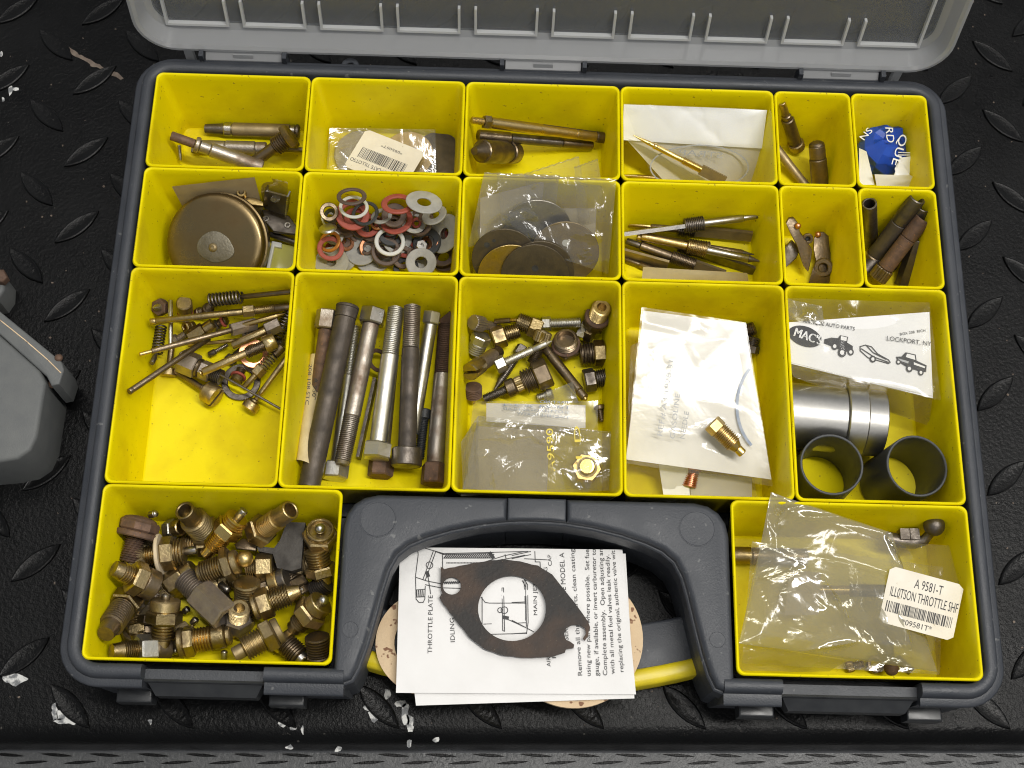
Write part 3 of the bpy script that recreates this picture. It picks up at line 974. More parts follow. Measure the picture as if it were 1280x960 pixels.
# ---------------- cup: bagged throttle plates with barcode
w = win(400, 140, 0.140625)
def disc(label, c, R, mat, tilt=(0, 0), hole=None, t=0.12, group=None, name='throttle_plate'):
    n = Vector((math.sin(math.radians(tilt[0])), math.sin(math.radians(tilt[1])), 1)).normalized()
    q = n.to_track_quat('Z', 'Y')
    root = thing(name, label, 'disc', c, group, q)
    V, Fc = lathe([(0, 0), (0, R - 0.02), (0.02, R), (t - 0.02, R), (t, R - 0.02), (t, 0)], 56)
    mesh_obj('plate', V, Fc, mat, root, 40)
    for hx, hy, hr, hm in hole or []:
        V, Fc = lathe([(t - 0.03, hr), (t + 0.006, hr), (t + 0.006, 0)], 20)
        mesh_obj('hole', [(x + hx, y + hy, z) for x, y, z in V], Fc, hm, root, 40)
    return root
disc('grey steel disc at the yellow end of the small barcode bag', w(365, 380, 0.9), 1.42, 'steel')
disc('polished brass throttle plate half under the upside-down barcode label', w(785, 385, 1.15), 1.36, 'brass', (0, -3), [(0.33, 0.25, 0.17, 'dark_steel')])
disc('dark brown throttle plate poking out of the barcode bag', w(1060, 385, 0.85), 1.35, 'brown_disc', (6, 0), [(-0.1, 0.4, 0.17, 'ink')])
base = w(550, 350, 1.3)
bag = thing('parts_bag', 'small clear bag of brass discs with upside-down barcode label', 'bag', base)
quad = [w(85, 140, 1.9), w(1025, 155, 1.9), w(1035, 640, 1.35), w(50, 640, 1.35)]
V, Fc, n = sheet(quad, 26, 16, 0.10, 1.0, 1.1)
mesh_obj('film', V, Fc, 'clear_bag', bag, 30, base)
e0, e1, e2 = w(412, 150, 2.0), w(935, 358, 2.0), w(210, 480, 1.95)      # corners of the sticker
def sticker(parent, base, TL, TR, BL, mat, cut=0.06, lift=0.0, name='sticker', curl=0.0):
    n = (TR - TL).cross(TL - BL).normalized()
    def P(u, v):
        return TL + (TR - TL) * u + (BL - TL) * v + n * (lift + curl * ((u - 0.5) ** 2 + (v - 0.5) ** 2))
    pts = [(cut, 0), (1 - cut, 0), (1, cut), (1, 1 - cut), (1 - cut, 1), (cut, 1), (0, 1 - cut), (0, cut)]
    top = [P(u, v) for u, v in pts]
    V, Fc = bridge([[tuple(p - n * 0.02) for p in top], [tuple(p) for p in top]])
    mesh_obj(name, V, Fc[::1], mat, parent, None, base)
    return P, n
def barcode(parent, base, P, n, u0, u1, v0, v1, seed=1):
    r = random.Random(seed)
    V, Fc, u = [], [], u0
    while u < u1:
        bw = r.choice((0.006, 0.006, 0.012, 0.018)) * (u1 - u0) * 1.2
        o = len(V)
        V += [tuple(P(a, b) + n * 0.012) for a, b in ((u, v0), (u + bw, v0), (u + bw, v1), (u, v1))]
        Fc.append((o, o + 3, o + 2, o + 1))
        u += bw + r.choice((0.007, 0.010, 0.016)) * (u1 - u0) * 1.15
    mesh_obj('barcode', V, Fc, 'ink', parent, None, base)
# the sticker lies upside down: its own top left corner is the lower right one here
br = e1 + (e2 - e0)
P, n = sticker(bag, base, br, e2, e1, 'white_label')
barcode(bag, base, P, n, 0.14, 0.90, 0.32, 0.58, 3)
put_text('THROTTLE PLATE TILLOTSO', P(0.04, 0.26), P(0.97, 0.26), 0.20, n, 'ink', bag, base)
put_text('*09505T*', P(0.30, 0.80), P(0.66, 0.80), 0.15, n, 'ink', bag, base)
put_text('A 9505-T', P(0.30, 0.12), P(0.70, 0.12), 0.20, n, 'ink', bag, base)

# ---------------- cup: slotted rods and acorn plug
w = win(500, 60, 0.28125, (-3.95, 13.035))
turn('slotted_rod', 'polished brass slotted rod with threaded tip lying on top', 'rod', w(318, 320, 1.75), w(928, 402, 1.45),
     [('thread', 'thr', 0.085, 0.19, 'brass'), ('nut', 'hex', 0.045, 0.36, 'aged_brass'), ('barrel', 'cyl', 0.62, 0.29, 'brass'), ('slotted_part', 'cyl', 0.15, 0.285, 'brass'), ('end', 'cyl', 0.10, 0.30, 'bronze_steel'),
      ('slot', 'flat', -0.5, 0.298, 'dark_steel', 0.03)], spin=60)
turn('slotted_rod', 'dark brown slotted rod with cross holes lying underneath', 'rod', w(345, 388, 1.1), w(855, 432, 1.1),
     [('end', 'cyl', 0.28, 0.31, 'bronze_steel'), ('barrel', 'cyl', 0.45, 0.27, 'dark_steel'), ('tip', 'cyl', 0.27, 0.25, 'bronze_steel')])
turn('acorn_plug', 'bronze acorn plug with pointed nose beside the rods', 'plug', w(330, 458, 1.35), w(526, 466, 1.35),
     [('nose', 'cone', 0.16, 0.20, 'bronze_steel', 0.52), ('barrel', 'cyl', 0.52, 0.60, 'bronze_steel'), ('groove', 'cyl', 0.08, 0.50, 'dark_steel'), ('rim', 'cyl', 0.16, 0.58, 'bronze_steel'), ('end', 'cyl', 0.08, 0.38, 'dark_steel')])

# ---------------- cup: white packet with brass needle
w = win(770, 110, 0.2605)
base = w(400, 250, 1)
pk = thing('needle_packet', 'white paper packet in a clear sleeve with grey oval print, brass needle on it', 'packet', base)
quad = [w(38, 78, 4.7), w(724, 105, 4.7), w(700, 290, 3.3), w(30, 250, 3.3)]
V, Fc, n = sheet(quad, 44, 20, 0.22, 3.3, 0.7)
mesh_obj('paper', V, Fc, 'white_wrapper', pk, 50, base)
quad = [w(40, 235, 3.3), w(705, 275, 3.3), w(655, 470, 1.0), w(250, 470, 1.0)]
V, Fc, n = sheet(quad, 22, 12, 0.08, 4.1, 0.8)
mesh_obj('lower_paper', V, Fc, 'envelope', pk, 50, base)
quad = [w(36, 74, 4.95), w(728, 103, 4.95), w(668, 480, 1.75), w(190, 480, 1.75)]
V, Fc, n = sheet(quad, 26, 20, 0.14, 5.7, 0.7)
mesh_obj('film', V, Fc, 'smooth_bag', pk, 35, base)
oc = [w(400 + 235 * math.cos(t * math.pi / 20), 380 + 105 * math.sin(t * math.pi / 20), 2.55 - 0.8 * math.sin(t * math.pi / 20)) for t in range(41)]
V, Fc = ribbon_mesh([oc], n, 0.07)
mesh_obj('oval_print', V, Fc, 'grey_ink', pk, None, base)
put_text('STRAP', w(510, 335, 2.9), w(300, 320, 2.9), 0.30, -n, 'grey_ink', pk, base, lift=-0.02)
turn('needle', 'bright brass needle with fine thread lying on the white packet', 'needle', w(84, 227, 3.9), w(520, 448, 2.3),
     [('point', 'cone', 0.16, 0.02, 'bright_brass', 0.12), ('tip_shank', 'cyl', 0.06, 0.12, 'bright_brass'), ('collar', 'cyl', 0.03, 0.17, 'bright_brass'), ('shank', 'cyl', 0.29, 0.15, 'bright_brass'), ('thread', 'thr', 0.20, 0.21, 'bright_brass'), ('blade', 'flat', 0.26, 0.28, 'dull_brass', 0.08)], spin=50)
turn('needle', 'brass needle mostly hidden beneath the white packet', 'needle', w(34, 418, 1.0), w(230, 436, 1.0),
     [('point', 'cone', 0.35, 0.03, 'brass', 0.11), ('shank', 'cyl', 0.65, 0.12, 'brass')])

# ---------------- small cup: three thin tubes
w = win(940, 80, 0.21875)
turn('jet_tube', 'brass stepped tube standing upright on its collar', 'tube', w(258, 480, 1.0), w(170, 218, 4.5),
     [('collar', 'cyl', 0.13, 0.44, 'aged_brass'), ('barrel', 'cyl', 0.52, 0.34, 'bronze_steel'), ('neck', 'cyl', 0.08, 0.25, 'bronze_steel'), ('nozzle', 'bore', 0.27, 0.19, 'aged_brass', 0.10)])
turn('drilled_tube', 'thick dark bronze rod with a drilled hole leaning upright', 'tube', w(392, 720, 1.2), w(368, 440, 3.2),
     [('barrel', 'cyl', 0.65, 0.46, 'bronze_steel'), ('upper_barrel', 'cyl', 0.27, 0.43, 'bronze_steel'), ('rounded_end', 'dome', 0.08, 0.41, 'bronze_steel')])
turn('drilled_tube', 'thin grey tube with a row of small holes', 'tube', w(130, 470, 1.9), w(310, 700, 1.0),
     [('barrel', 'cyl', 1.0, 0.24, 'dull_brass')])

# ---------------- small cup: crumpled wrapper
w = win(940, 80, 0.21875)
base = w(770, 520, 1.0)
wr = thing('paper_wrapper', 'crumpled blue and white printed wrapper in the small corner cup', 'wrapper', base)
def lump(cx, cy, cz, rx, ry, rz, seed, amp, n=22, m=14, zmin=0.8):
    V, Fc = [], []
    for j in range(m + 1):
        th = math.pi * j / m
        for i in range(n):
            ph = 2 * math.pi * i / n
            d = Vector((math.sin(th) * math.cos(ph), math.sin(th) * math.sin(ph), math.cos(th)))
            k = 1 + amp * crumple((d.x * 1.6 + d.z, d.y * 1.6 - d.z), seed, 1.5)
            V.append((cx + rx * d.x * k, cy + ry * d.y * k, max(zmin, cz + rz * d.z * k)))
    for j in range(m):
        for i in range(n):
            i2 = (i + 1) % n
            Fc.append((j * n + i, (j + 1) * n + i, (j + 1) * n + i2, j * n + i2))
    return V, Fc
cpt = w(765, 470, 2.2)
V, Fc = lump(cpt.x + 0.02, cpt.y - 0.1, 1.9, 1.5, 1.45, 1.30, 2.2, 0.34, 15, 9)
mesh_obj('blue_paper', V, Fc, 'blue_wrapper', wr, 12, base)
for k, q in enumerate([[(612, 480, 3.0), (655, 500, 3.2), (700, 690, 2.6), (612, 690, 2.4)], [(845, 535, 3.2), (932, 525, 2.9), (940, 620, 2.5), (810, 640, 3.1)],
                       [(700, 630, 3.2), (905, 635, 3.2), (1000, 690, 2.3), (720, 740, 2.3)], [(840, 545, 3.1), (905, 640, 2.95), (830, 650, 3.0), (815, 600, 3.15)]]):
    V, Fc, n = sheet([w(*p) for p in q], 8, 8, 0.12, 8 + k, 1.2)
    mesh_obj('white_fold', V, Fc, 'white_wrapper', wr, 30, base)
V, Fc = ribbon_mesh([[w(835, 520, 3.15), w(922, 520, 2.95)], [w(838, 505, 3.15), w(920, 508, 2.98)]], UP, 0.06)
mesh_obj('stripe', V, Fc, 'white_ink', wr, None, base)
for s_, a, b, h in (('QUE', (845, 400, 3.30), (795, 575, 3.32), 0.42), ('RD', (760, 365, 3.20), (770, 450, 3.35), 0.42), ('NS', (640, 440, 3.15), (690, 385, 3.15), 0.34)):
    if s_ == 'NS':
        put_text(s_, w(*a), w(*b), h, UP, 'white_ink', wr, base, lift=0.05)
    else:
        put_text(s_, w(*a), w(*b), h, UP, 'white_ink', wr, base, lift=0.05)

# ---------------- cup: float
w = win(160, 210, 0.1797, (-19.75, 7.558), 0.12)
A, B = w(660, 380, 1.6), w(600, 560, 3.05)
A = B - (B - A).normalized() * 1.55
q = Vector((-0.10, -0.42, 0.90)).normalized()
C0 = w(600, 520, 3.0)
A = C0 - q * 1.45
root = thing('carburettor_float', 'round tarnished brass float can with a soldered centre rivet', 'float', A, None, q.to_track_quat('Z', 'Y'))
R = 2.55
V, Fc = lathe([(0, 0), (0, R - 0.25), (0.08, R - 0.08), (0.2, R), (0.78, R), (0.80, R + 0.05), (0.90, R + 0.05), (0.92, R - 0.03), (1.28, R - 0.04), (1.38, R - 0.10), (1.45, R - 0.24), (1.47, R - 0.5), (1.46, 0)], 72)
mesh_obj('can', V, Fc, 'float_brass', root, 60)
pts = [(0.95 * (1 + 0.16 * noise.noise(Vector((math.cos(t) * 1.3, math.sin(t) * 1.3, 4)))) * math.cos(t) + 0.1, 0.80 * (1 + 0.3 * noise.noise(Vector((math.cos(t), math.sin(t), 1)))) * math.sin(t) - 0.2) for t in [2 * math.pi * k / 26 for k in range(26)]]
V, Fc = prism(pts, 1.44, 1.50, 0.04)
mesh_obj('solder_patch', V, Fc, 'solder', root, 40)
V, Fc = lathe([(1.48, 0.24), (1.53, 0.22), (1.58, 0.16), (1.60, 0.10), (1.55, 0.08), (1.55, 0)], 20)
mesh_obj('rivet', [(x, y - 0.25, z) for x, y, z in V], Fc, 'dull_brass', root, 40)
base = w(650, 150, 1)
tb = thing('parts_bag', 'folded tan waxed bag standing behind the brass float', 'bag', base)
V, Fc, n = sheet([w(305, 128, 4.3), w(880, 64, 4.5), w(950, 330, 1.3), w(420, 345, 1.3)], 16, 10, 0.14, 9.2, 0.5)
mesh_obj('paper', V, Fc, 'tan_paper', tb, 40, base)
V, Fc, n = sheet([w(900, 52, 4.5), w(1112, 100, 4.3), w(1100, 330, 1.4), w(960, 330, 1.4)], 10, 10, 0.15, 7.2, 0.6)
mesh_obj('side_film', V, Fc, 'smoky_bag', tb, 40, base)
base = w(840, 215, 3.0)
lv = thing('brass_lever', 'small brass lever with an eyelet tucked behind the float', 'lever', base)
V, Fc = prism([tuple(w(x, y, 3.2).to_2d()) for x, y in [(745, 180), (790, 165), (860, 170), (880, 200), (940, 235), (940, 262), (860, 255), (820, 225), (760, 205)][::-1]], 2.95, 3.2, 0.04)
mesh_obj('arm', V, Fc, 'brass', lv, 40, base)
V, Fc = seg_mesh('ring', 0.35, 0.24, 0.12)
p = w(795, 190, 3.1)
mesh_obj('eyelet', [(x + p.x, y + p.y, z + p.z) for x, y, z in V], Fc, 'brass', lv, 40, base)
base = w(1030, 240, 2.6)
bk = thing('steel_bracket', 'bent steel bracket with an oval slot beside the float', 'bracket', base)
qd = [w(950, 160, 4.0), w(1105, 200, 4.0), w(1090, 330, 2.6), w(945, 280, 2.6)]
V, Fc, n = sheet(qd, 1, 1, 0, 0)
V2 = [tuple(Vector(v) - n * 0.1) for v in V]
mesh_obj('plate', V + V2, [(0, 2, 3, 1), (4, 5, 7, 6), (0, 1, 5, 4), (1, 3, 7, 5), (3, 2, 6, 7), (2, 0, 4, 6)], 'steel', bk, None, base)
for a, b, c_, d_ in (((950, 160, 4.0), (945, 280, 2.6), (962, 245, 2.7), (968, 120, 4.2)), ((1105, 200, 4.0), (1090, 330, 2.6), (1105, 300, 2.7), (1122, 160, 4.2))):
    V = [w(*a), w(*b), w(*c_), w(*d_)]
    V += [v + Vector((0.08, 0, 0)) for v in V]
    mesh_obj('ear', V, [(0, 1, 2, 3), (7, 6, 5, 4), (0, 4, 5, 1), (1, 5, 6, 2), (2, 6, 7, 3), (3, 7, 4, 0)], 'steel', bk, None, base)
V, Fc = lathe([(0, 0.24), (0.01, 0)], 20)
p = w(1025, 215, 3.72)
mesh_obj('slot', [tuple(p + Vector((x * 1.0, y * 0.75, 0)) + n * 0.02) for x, y, z in V], [f for f in Fc], 'smoky_bag', bk, None, base)
base = w(1050, 380, 1.6)
dp = thing('steel_plate', 'dark steel plate with rivet holes wedged beside the float', 'plate', base)
V, Fc = prism([tuple(w(x, y, 2.1).to_2d()) for x, y in [(930, 290), (985, 275), (1120, 330), (1170, 400), (1175, 460), (1010, 440), (960, 380)][::-1]], 1.9, 2.1, 0.05)
mesh_obj('plate', V, Fc, 'dark_steel', dp, 40, base)
for x, y in ((1110, 400), (960, 355)):
    p = w(x, y, 2.1)
    V, Fc = seg_mesh('ring', 0.08, 0.17, 0.08)
    mesh_obj('hole', [(a + p.x, b + p.y, z + 2.09) for a, b, z in V], Fc, 'steel', dp, 40, base)
turn('pin', 'dark steel pin lying beside the brass float', 'pin', w(990, 460, 1.5), w(1170, 520, 1.5), [('shank', 'cyl', 1, 0.16, 'dark_steel')])
base = w(1080, 600, 0.9)
cb = thing('plastic_holder', 'small pale plastic holder lying beside the brass float', 'holder', base)
V, Fc = prism([tuple(w(x, y, 1.3).to_2d()) for x, y in [(1000, 510), (1165, 540), (1150, 720), (965, 700)][::-1]], 0.78, 1.3, 0.1)
mesh_obj('body', V, Fc, 'clear_green', cb, 40, base)
V, Fc = prism([tuple(w(x, y, 1.45).to_2d()) for x, y in [(1000, 505), (1070, 518), (1068, 555), (1018, 545), (985, 700), (960, 700)][::-1]], 0.8, 1.45, 0.06)
mesh_obj('clip', V, Fc, 'white_nylon', cb, 40, base)

# ---------------- cup: washers
w = win(370, 210, 0.171875, (-11.85, 7.558), 0.8)
RF, BR_, BK, CK, CP = 'red fibre washer among the mixed washers', 'brown fibre washer among the mixed washers', 'black rubber washer among the mixed washers', 'grey cork washer among the mixed washers', 'copper washer among the mixed washers'
rw = random.Random(12)
extra = []
for k in range(44):
    kind = rw.choice((('red_fibre', RF), ('brown_fibre', BR_), ('black_rubber', BK), ('grey_cork', CK), ('copper', CP), ('brown_fibre', BR_)))
    R = rw.uniform(0.42, 0.82)
    extra.append((kind[1], rw.uniform(250, 1100), rw.uniform(340, 660), rw.uniform(0.85, 1.3), R, R * rw.uniform(0.4, 0.68), kind[0], (rw.uniform(-32, 32), rw.uniform(-20, 32)), 0.12))
for label, x, y, z, R, r, mat, tilt, t in extra + [
    ('large grey cork disc washer lying flat at the bottom of the washers', 560, 640, 0.80, 1.15, 0.32, 'grey_cork', (0, 0), 0.1),
    (CK, 900, 640, 0.82, 0.95, 0.3, 'grey_cork', (4, 0), 0.1),
    (BR_, 1090, 660, 0.82, 0.9, 0.45, 'brown_fibre', (-8, 4), 0.12),
    (BK, 800, 730, 0.95, 0.75, 0.4, 'black_rubber', (0, 0), 0.12),
    (CK, 260, 690, 0.82, 1.0, 0.26, 'tan_cork', (0, 0), 0.1),
    (RF, 250, 590, 0.95, 0.78, 0.5, 'red_fibre', (12, 0), 0.12),
    (BR_, 560, 450, 0.85, 0.85, 0.5, 'brown_fibre', (5, 5), 0.12),
    (RF, 520, 420, 1.0, 0.75, 0.42, 'red_fibre', (0, -6), 0.12),
    (CP, 370, 520, 1.0, 0.42, 0.22, 'copper', (20, 10), 0.1),
    (CP, 510, 610, 0.92, 0.34, 0.16, 'copper', (0, 10), 0.1),
    (CK, 320, 650, 0.95, 1.02, 0.24, 'tan_cork', (3, 3), 0.1),
    (CK, 480, 600, 1.12, 0.98, 0.30, 'grey_cork', (-6, -3), 0.1),
    ('tan fibre washer leaning against the cup wall behind the red ones', 405, 215, 1.6, 0.85, 0.6, 'brown_fibre', (0, 32), 0.12),
    ('white nylon ring leaning behind the large red washer', 420, 290, 1.6, 0.85, 0.66, 'white_nylon', (5, 14), 0.12),
    ('large red fibre washer under the thin black ring', 410, 345, 1.55, 0.98, 0.60, 'red_fibre', (8, -2), 0.12),
    ('thin black rubber ring lying over the large red washer', 505, 335, 1.95, 0.80, 0.60, 'black_rubber', (-10, 2), 0.11),
    ('large pale cork washer leaning against the back of the cup', 930, 255, 1.9, 1.05, 0.4, 'grey_cork', (10, 30), 0.1),
    ('steeply tilted red fibre washer behind the others', 740, 270, 2.0, 0.95, 0.60, 'red_fibre', (0, 30), 0.13),
    (BK, 650, 450, 1.35, 0.85, 0.5, 'black_rubber', (-10, -6), 0.12),
    (BK, 690, 480, 1.65, 0.80, 0.45, 'black_rubber', (8, -4), 0.12),
    ('brown fibre ring standing tilted beside the red washers', 915, 392, 1.75, 0.85, 0.66, 'brown_fibre', (-45, -18), 0.14),
    ('brown fibre ring standing tilted, inner one of a pair', 895, 405, 1.55, 0.80, 0.62, 'brown_fibre', (-42, -22), 0.12),
    ('small red fibre washer inside the tilted brown ring', 880, 400, 1.85, 0.32, 0.16, 'red_fibre', (-30, -20), 0.1),
    ('thick copper-brown ring beneath the white nylon ring', 655, 615, 1.35, 0.88, 0.62, 'brown_fibre', (4, -12), 0.3),
    ('white nylon ring lying on top of the pile', 682, 540, 1.95, 0.90, 0.66, 'white_nylon', (6, -4), 0.13),
    ('bright red fibre washer lying on top of the pile', 735, 390, 2.3, 0.96, 0.60, 'red_fibre', (-10, 10), 0.14),
    (CP, 920, 570, 1.3, 0.62, 0.42, 'copper', (-18, 10), 0.12),
    (CP, 985, 540, 1.45, 0.66, 0.5, 'copper', (-50, 5), 0.1),
    ('wide black rubber washer around the small hex nut', 955, 545, 1.6, 0.86, 0.42, 'black_rubber', (-14, -8), 0.12),
    ('grey washer standing almost upright at the cup wall', 1085, 480, 1.9, 1.2, 0.35, 'grey_cork', (-62, -8), 0.12),
    (BR_, 1130, 470, 1.6, 1.15, 0.5, 'brown_fibre', (-66, -6), 0.12),
    ('clean grey cork washer lying flat in front of the pile', 910, 690, 1.75, 0.90, 0.36, 'grey_cork', (0, -4), 0.11),
    ('thin white ring standing on edge at the end of the pile', 272, 405, 1.6, 0.85, 0.72, 'white_nylon', (48, 30), 0.1),
    (CP, 240, 320, 1.2, 0.55, 0.3, 'bronze_steel', (10, -20), 0.12),
    ('orange copper ring lying over the grey cork discs', 250, 540, 1.65, 0.66, 0.46, 'orange_copper', (-16, -4), 0.13),
]:
    washer(label, w(x, y, z + 0.1), R * 0.88, r * 0.88, mat, tilt, t)
turn('hex_nut', 'small bright hex nut sitting inside the black rubber washer', 'nut', w(905, 580, 1.6), w(915, 560, 2.0), [('nut', 'hexbore', 1, 0.31, 'bright_steel', 0.14)], spin=12)
turn('cap_plug', 'shiny domed steel cap among the washers', 'cap', w(232, 445, 1.1), w(228, 425, 1.6), [('rim', 'cyl', 0.4, 0.46, 'bright_steel'), ('dome', 'dome', 0.6, 0.42, 'bright_steel')])

# ---------------- cup: bags with large discs
w = win(575, 195, 0.16406)
G5 = 'large discs in the clear bags'
def leaning_disc(label, top, R, mat, lean, hole=None, t=0.1, side=0.0):
    """disc standing against the pile, its upper edge at top, leaning back by lean degrees from flat"""
    a = math.radians(lean)
    n = Vector((side, -math.sin(a), math.cos(a))).normalized()
    up = Vector((0, math.cos(a), math.sin(a)))
    q = n.to_track_quat('Z', 'Y')
    c = w(*top) - up * R
    root = thing('throttle_plate', label, 'disc', c, 'large discs in the clear bags', q)
    V, Fc = lathe([(0, 0), (0, R - 0.02), (0.02, R), (t - 0.02, R), (t, R - 0.02), (t, 0)], 56)
    mesh_obj('plate', V, Fc, mat, root, 40)
    for hu, hv, hr, hm in hole or []:
        d = q.inverted() @ (up * hv + Vector((hu, 0, 0)))
        V, Fc = lathe([(t - 0.03, hr), (t + 0.006, hr), (t + 0.006, 0)], 20)
        mesh_obj('hole', [(x + d.x, y + d.y, z) for x, y, z in V], Fc, hm, root, 40)
leaning_disc('grey steel disc behind the plastic window of the bag', (600, 330, 4.7), 1.75, 'steel', 56)
leaning_disc('grey-green disc with a white centre hole leaning in the bag', (815, 495, 4.2), 1.72, 'dull_brass', 52, [(0, 0.55, 0.19, 'white_nylon')])
leaning_disc('stained brown disc with dark spots behind the brass one', (345, 550, 4.0), 1.66, 'brown_disc', 52, [(-0.9, 0.75, 0.15, 'ink'), (-0.55, 1.0, 0.09, 'ink')])
leaning_disc('pale brass disc partly under the dark bronze disc', (400, 672, 3.55), 1.70, 'brass', 50)
leaning_disc('dark bronze disc lying just under its twin', (620, 645, 3.72), 1.74, 'brown_disc', 50)
leaning_disc('dark bronze disc with a small centre hole lying in front', (580, 668, 3.72), 1.74, 'brown_disc', 49, [(0, 0.45, 0.17, 'ink')], 0.13)
base = w(600, 400, 1.5)
for lab, qd, mat, amp, seed, extra in (
    ('clear bag sticking up behind the disc bags into the cup above', [(490, 140, 5.5), (905, 5, 6.1), (1000, 520, 3.4), (560, 560, 3.2)], 'clear_bag', 0.14, 2.5, None),
    ('small clear bag corner rising beside the disc bags', [(870, 90, 5.9), (1050, 25, 6.1), (1120, 500, 3.4), (900, 520, 3.2)], 'clear_bag', 0.12, 3.9, None),
    ('clear bag with cream card insert holding stained discs', [(185, 130, 5.6), (760, 150, 5.7), (700, 600, 3.1), (60, 690, 2.9)], 'milky_bag', 0.34, 1.1, ((155, 320, 4.4), (640, 190, 5.2), (600, 640, 2.4), (150, 640, 2.2))),
    ('front clear bag with a wide sealed top holding the grey disc', [(280, 140, 5.9), (1190, 180, 5.8), (1130, 900, 2.9), (330, 640, 3.3)], 'clear_bag', 0.30, 7.7, ((700, 400, 3.9), (1040, 400, 3.9), (1030, 600, 2.6), (560, 600, 2.5))),
):
    bg = thing('parts_bag', lab, 'bag', base, 'clear bags of large discs')
    V, Fc, n = sheet([w(*p) for p in qd], 26, 24, amp, seed, 0.7)
    mesh_obj('film', V, Fc, mat, bg, 30, base)
    if extra:
        V, Fc, n = sheet([w(*p) for p in extra], 8, 8, 0.05, seed + 2, 0.6)
        mesh_obj('card', V, Fc, 'manila', bg, 40, base)
    tl, tr = w(*qd[0]), w(*qd[1])
    V, Fc = sweep_tube([tl.lerp(tr, t / 20) + Vector((0, 0, 0.05 * math.sin(t * 2.1))) for t in range(21)], 0.035, 5)
    mesh_obj('seal', V, Fc, 'clear_bag', bg, 40, base)

# ---------------- cup: needle valves
w = win(770, 110, 0.2605)
GN = 'needle valves in their cup'
BL = 'dull_brass'
turn('needle_valve', 'dark flat-handled needle valve lying across the top of the others', 'needle', w(712, 611, 2.6), w(35, 700, 2.3),
     [('point', 'cone', 0.06, 0.02, 'dark_steel', 0.14), ('tip_shank', 'cyl', 0.09, 0.15, 'steel'), ('shank', 'cyl', 0.28, 0.20, 'steel'), ('thread', 'thr', 0.14, 0.40, 'dark_steel'), ('blade', 'flat', 0.43, 0.34, 'steel', 0.10)], GN, 60)
turn('needle_valve', 'needle valve with a flat brass blade end reaching right', 'needle', w(60, 655, 1.4), w(652, 712, 1.35),
     [('tip', 'cyl', 0.18, 0.12, 'brass'), ('shank', 'cyl', 0.22, 0.20, 'bronze_steel'), ('thread', 'thr', 0.14, 0.38, 'dark_steel'), ('blade', 'flat', 0.46, 0.30, BL, 0.10)], GN, 70)
turn('needle_valve', 'brass needle valve with a thin dark point', 'needle', w(662, 800, 1.6), w(100, 712, 1.9),
     [('point', 'cone', 0.10, 0.02, 'dark_steel', 0.15), ('shank', 'cyl', 0.28, 0.17, 'bronze_steel'), ('thread', 'thr', 0.18, 0.34, 'aged_brass'), ('stem', 'cyl', 0.44, 0.22, 'brass')], GN, 0)
turn('needle_valve', 'brass needle valve with wide thread and thick steel point', 'needle', w(694, 832, 2.0), w(120, 710, 2.0),
     [('point', 'cone', 0.10, 0.02, 'dark_steel', 0.20), ('shank', 'cyl', 0.35, 0.21, 'steel'), ('thread', 'thr', 0.16, 0.40, 'aged_brass'), ('stem', 'cyl', 0.39, 0.24, 'brass')], GN, 0)
turn('needle_valve', 'dark needle valve with fine thread pointing to the paper strip', 'needle', w(50, 733, 1.75), w(520, 900, 1.35),
     [('shank', 'cyl', 0.14, 0.17, 'dark_steel'), ('body', 'cyl', 0.32, 0.25, 'bronze_steel'), ('thread', 'thr', 0.24, 0.36, 'bronze_steel'), ('blade', 'flat', 0.30, 0.30, 'dull_brass', 0.10)], GN, 60)
turn('needle_valve', 'dark flat blade of a needle valve lying underneath', 'needle', w(300, 760, 1.0), w(668, 882, 1.0),
     [('thread', 'thr', 0.2, 0.3, 'dark_steel'), ('blade', 'flat', 0.8, 0.36, 'dark_steel', 0.09)], GN, 80)
turn('needle_valve', 'thin plain rod lying under the flat tan blade', 'needle', w(35, 818, 1.05), w(300, 915, 1.0), [('tip', 'cyl', 0.3, 0.13, 'bronze_steel'), ('shank', 'cyl', 0.7, 0.17, 'bronze_steel')], GN)
turn('needle_valve', 'wide flat tan blade lying at the end of the cup', 'needle', w(30, 790, 1.35), w(250, 850, 1.3), [('blade', 'flat', 1.0, 0.38, 'dull_brass', 0.07)], GN, 85)
base = w(370, 890, 1)
ps = thing('paper_strip', 'narrow manila paper strip standing in front of the needle valves', 'paper', base)
V, Fc, n = sheet([w(130, 858, 2.2), w(630, 888, 2.2), w(640, 960, 1.0), w(120, 960, 1.0)], 16, 6, 0.10, 3.0, 0.6)
mesh_obj('strip', V, Fc, 'manila', ps, 40, base)

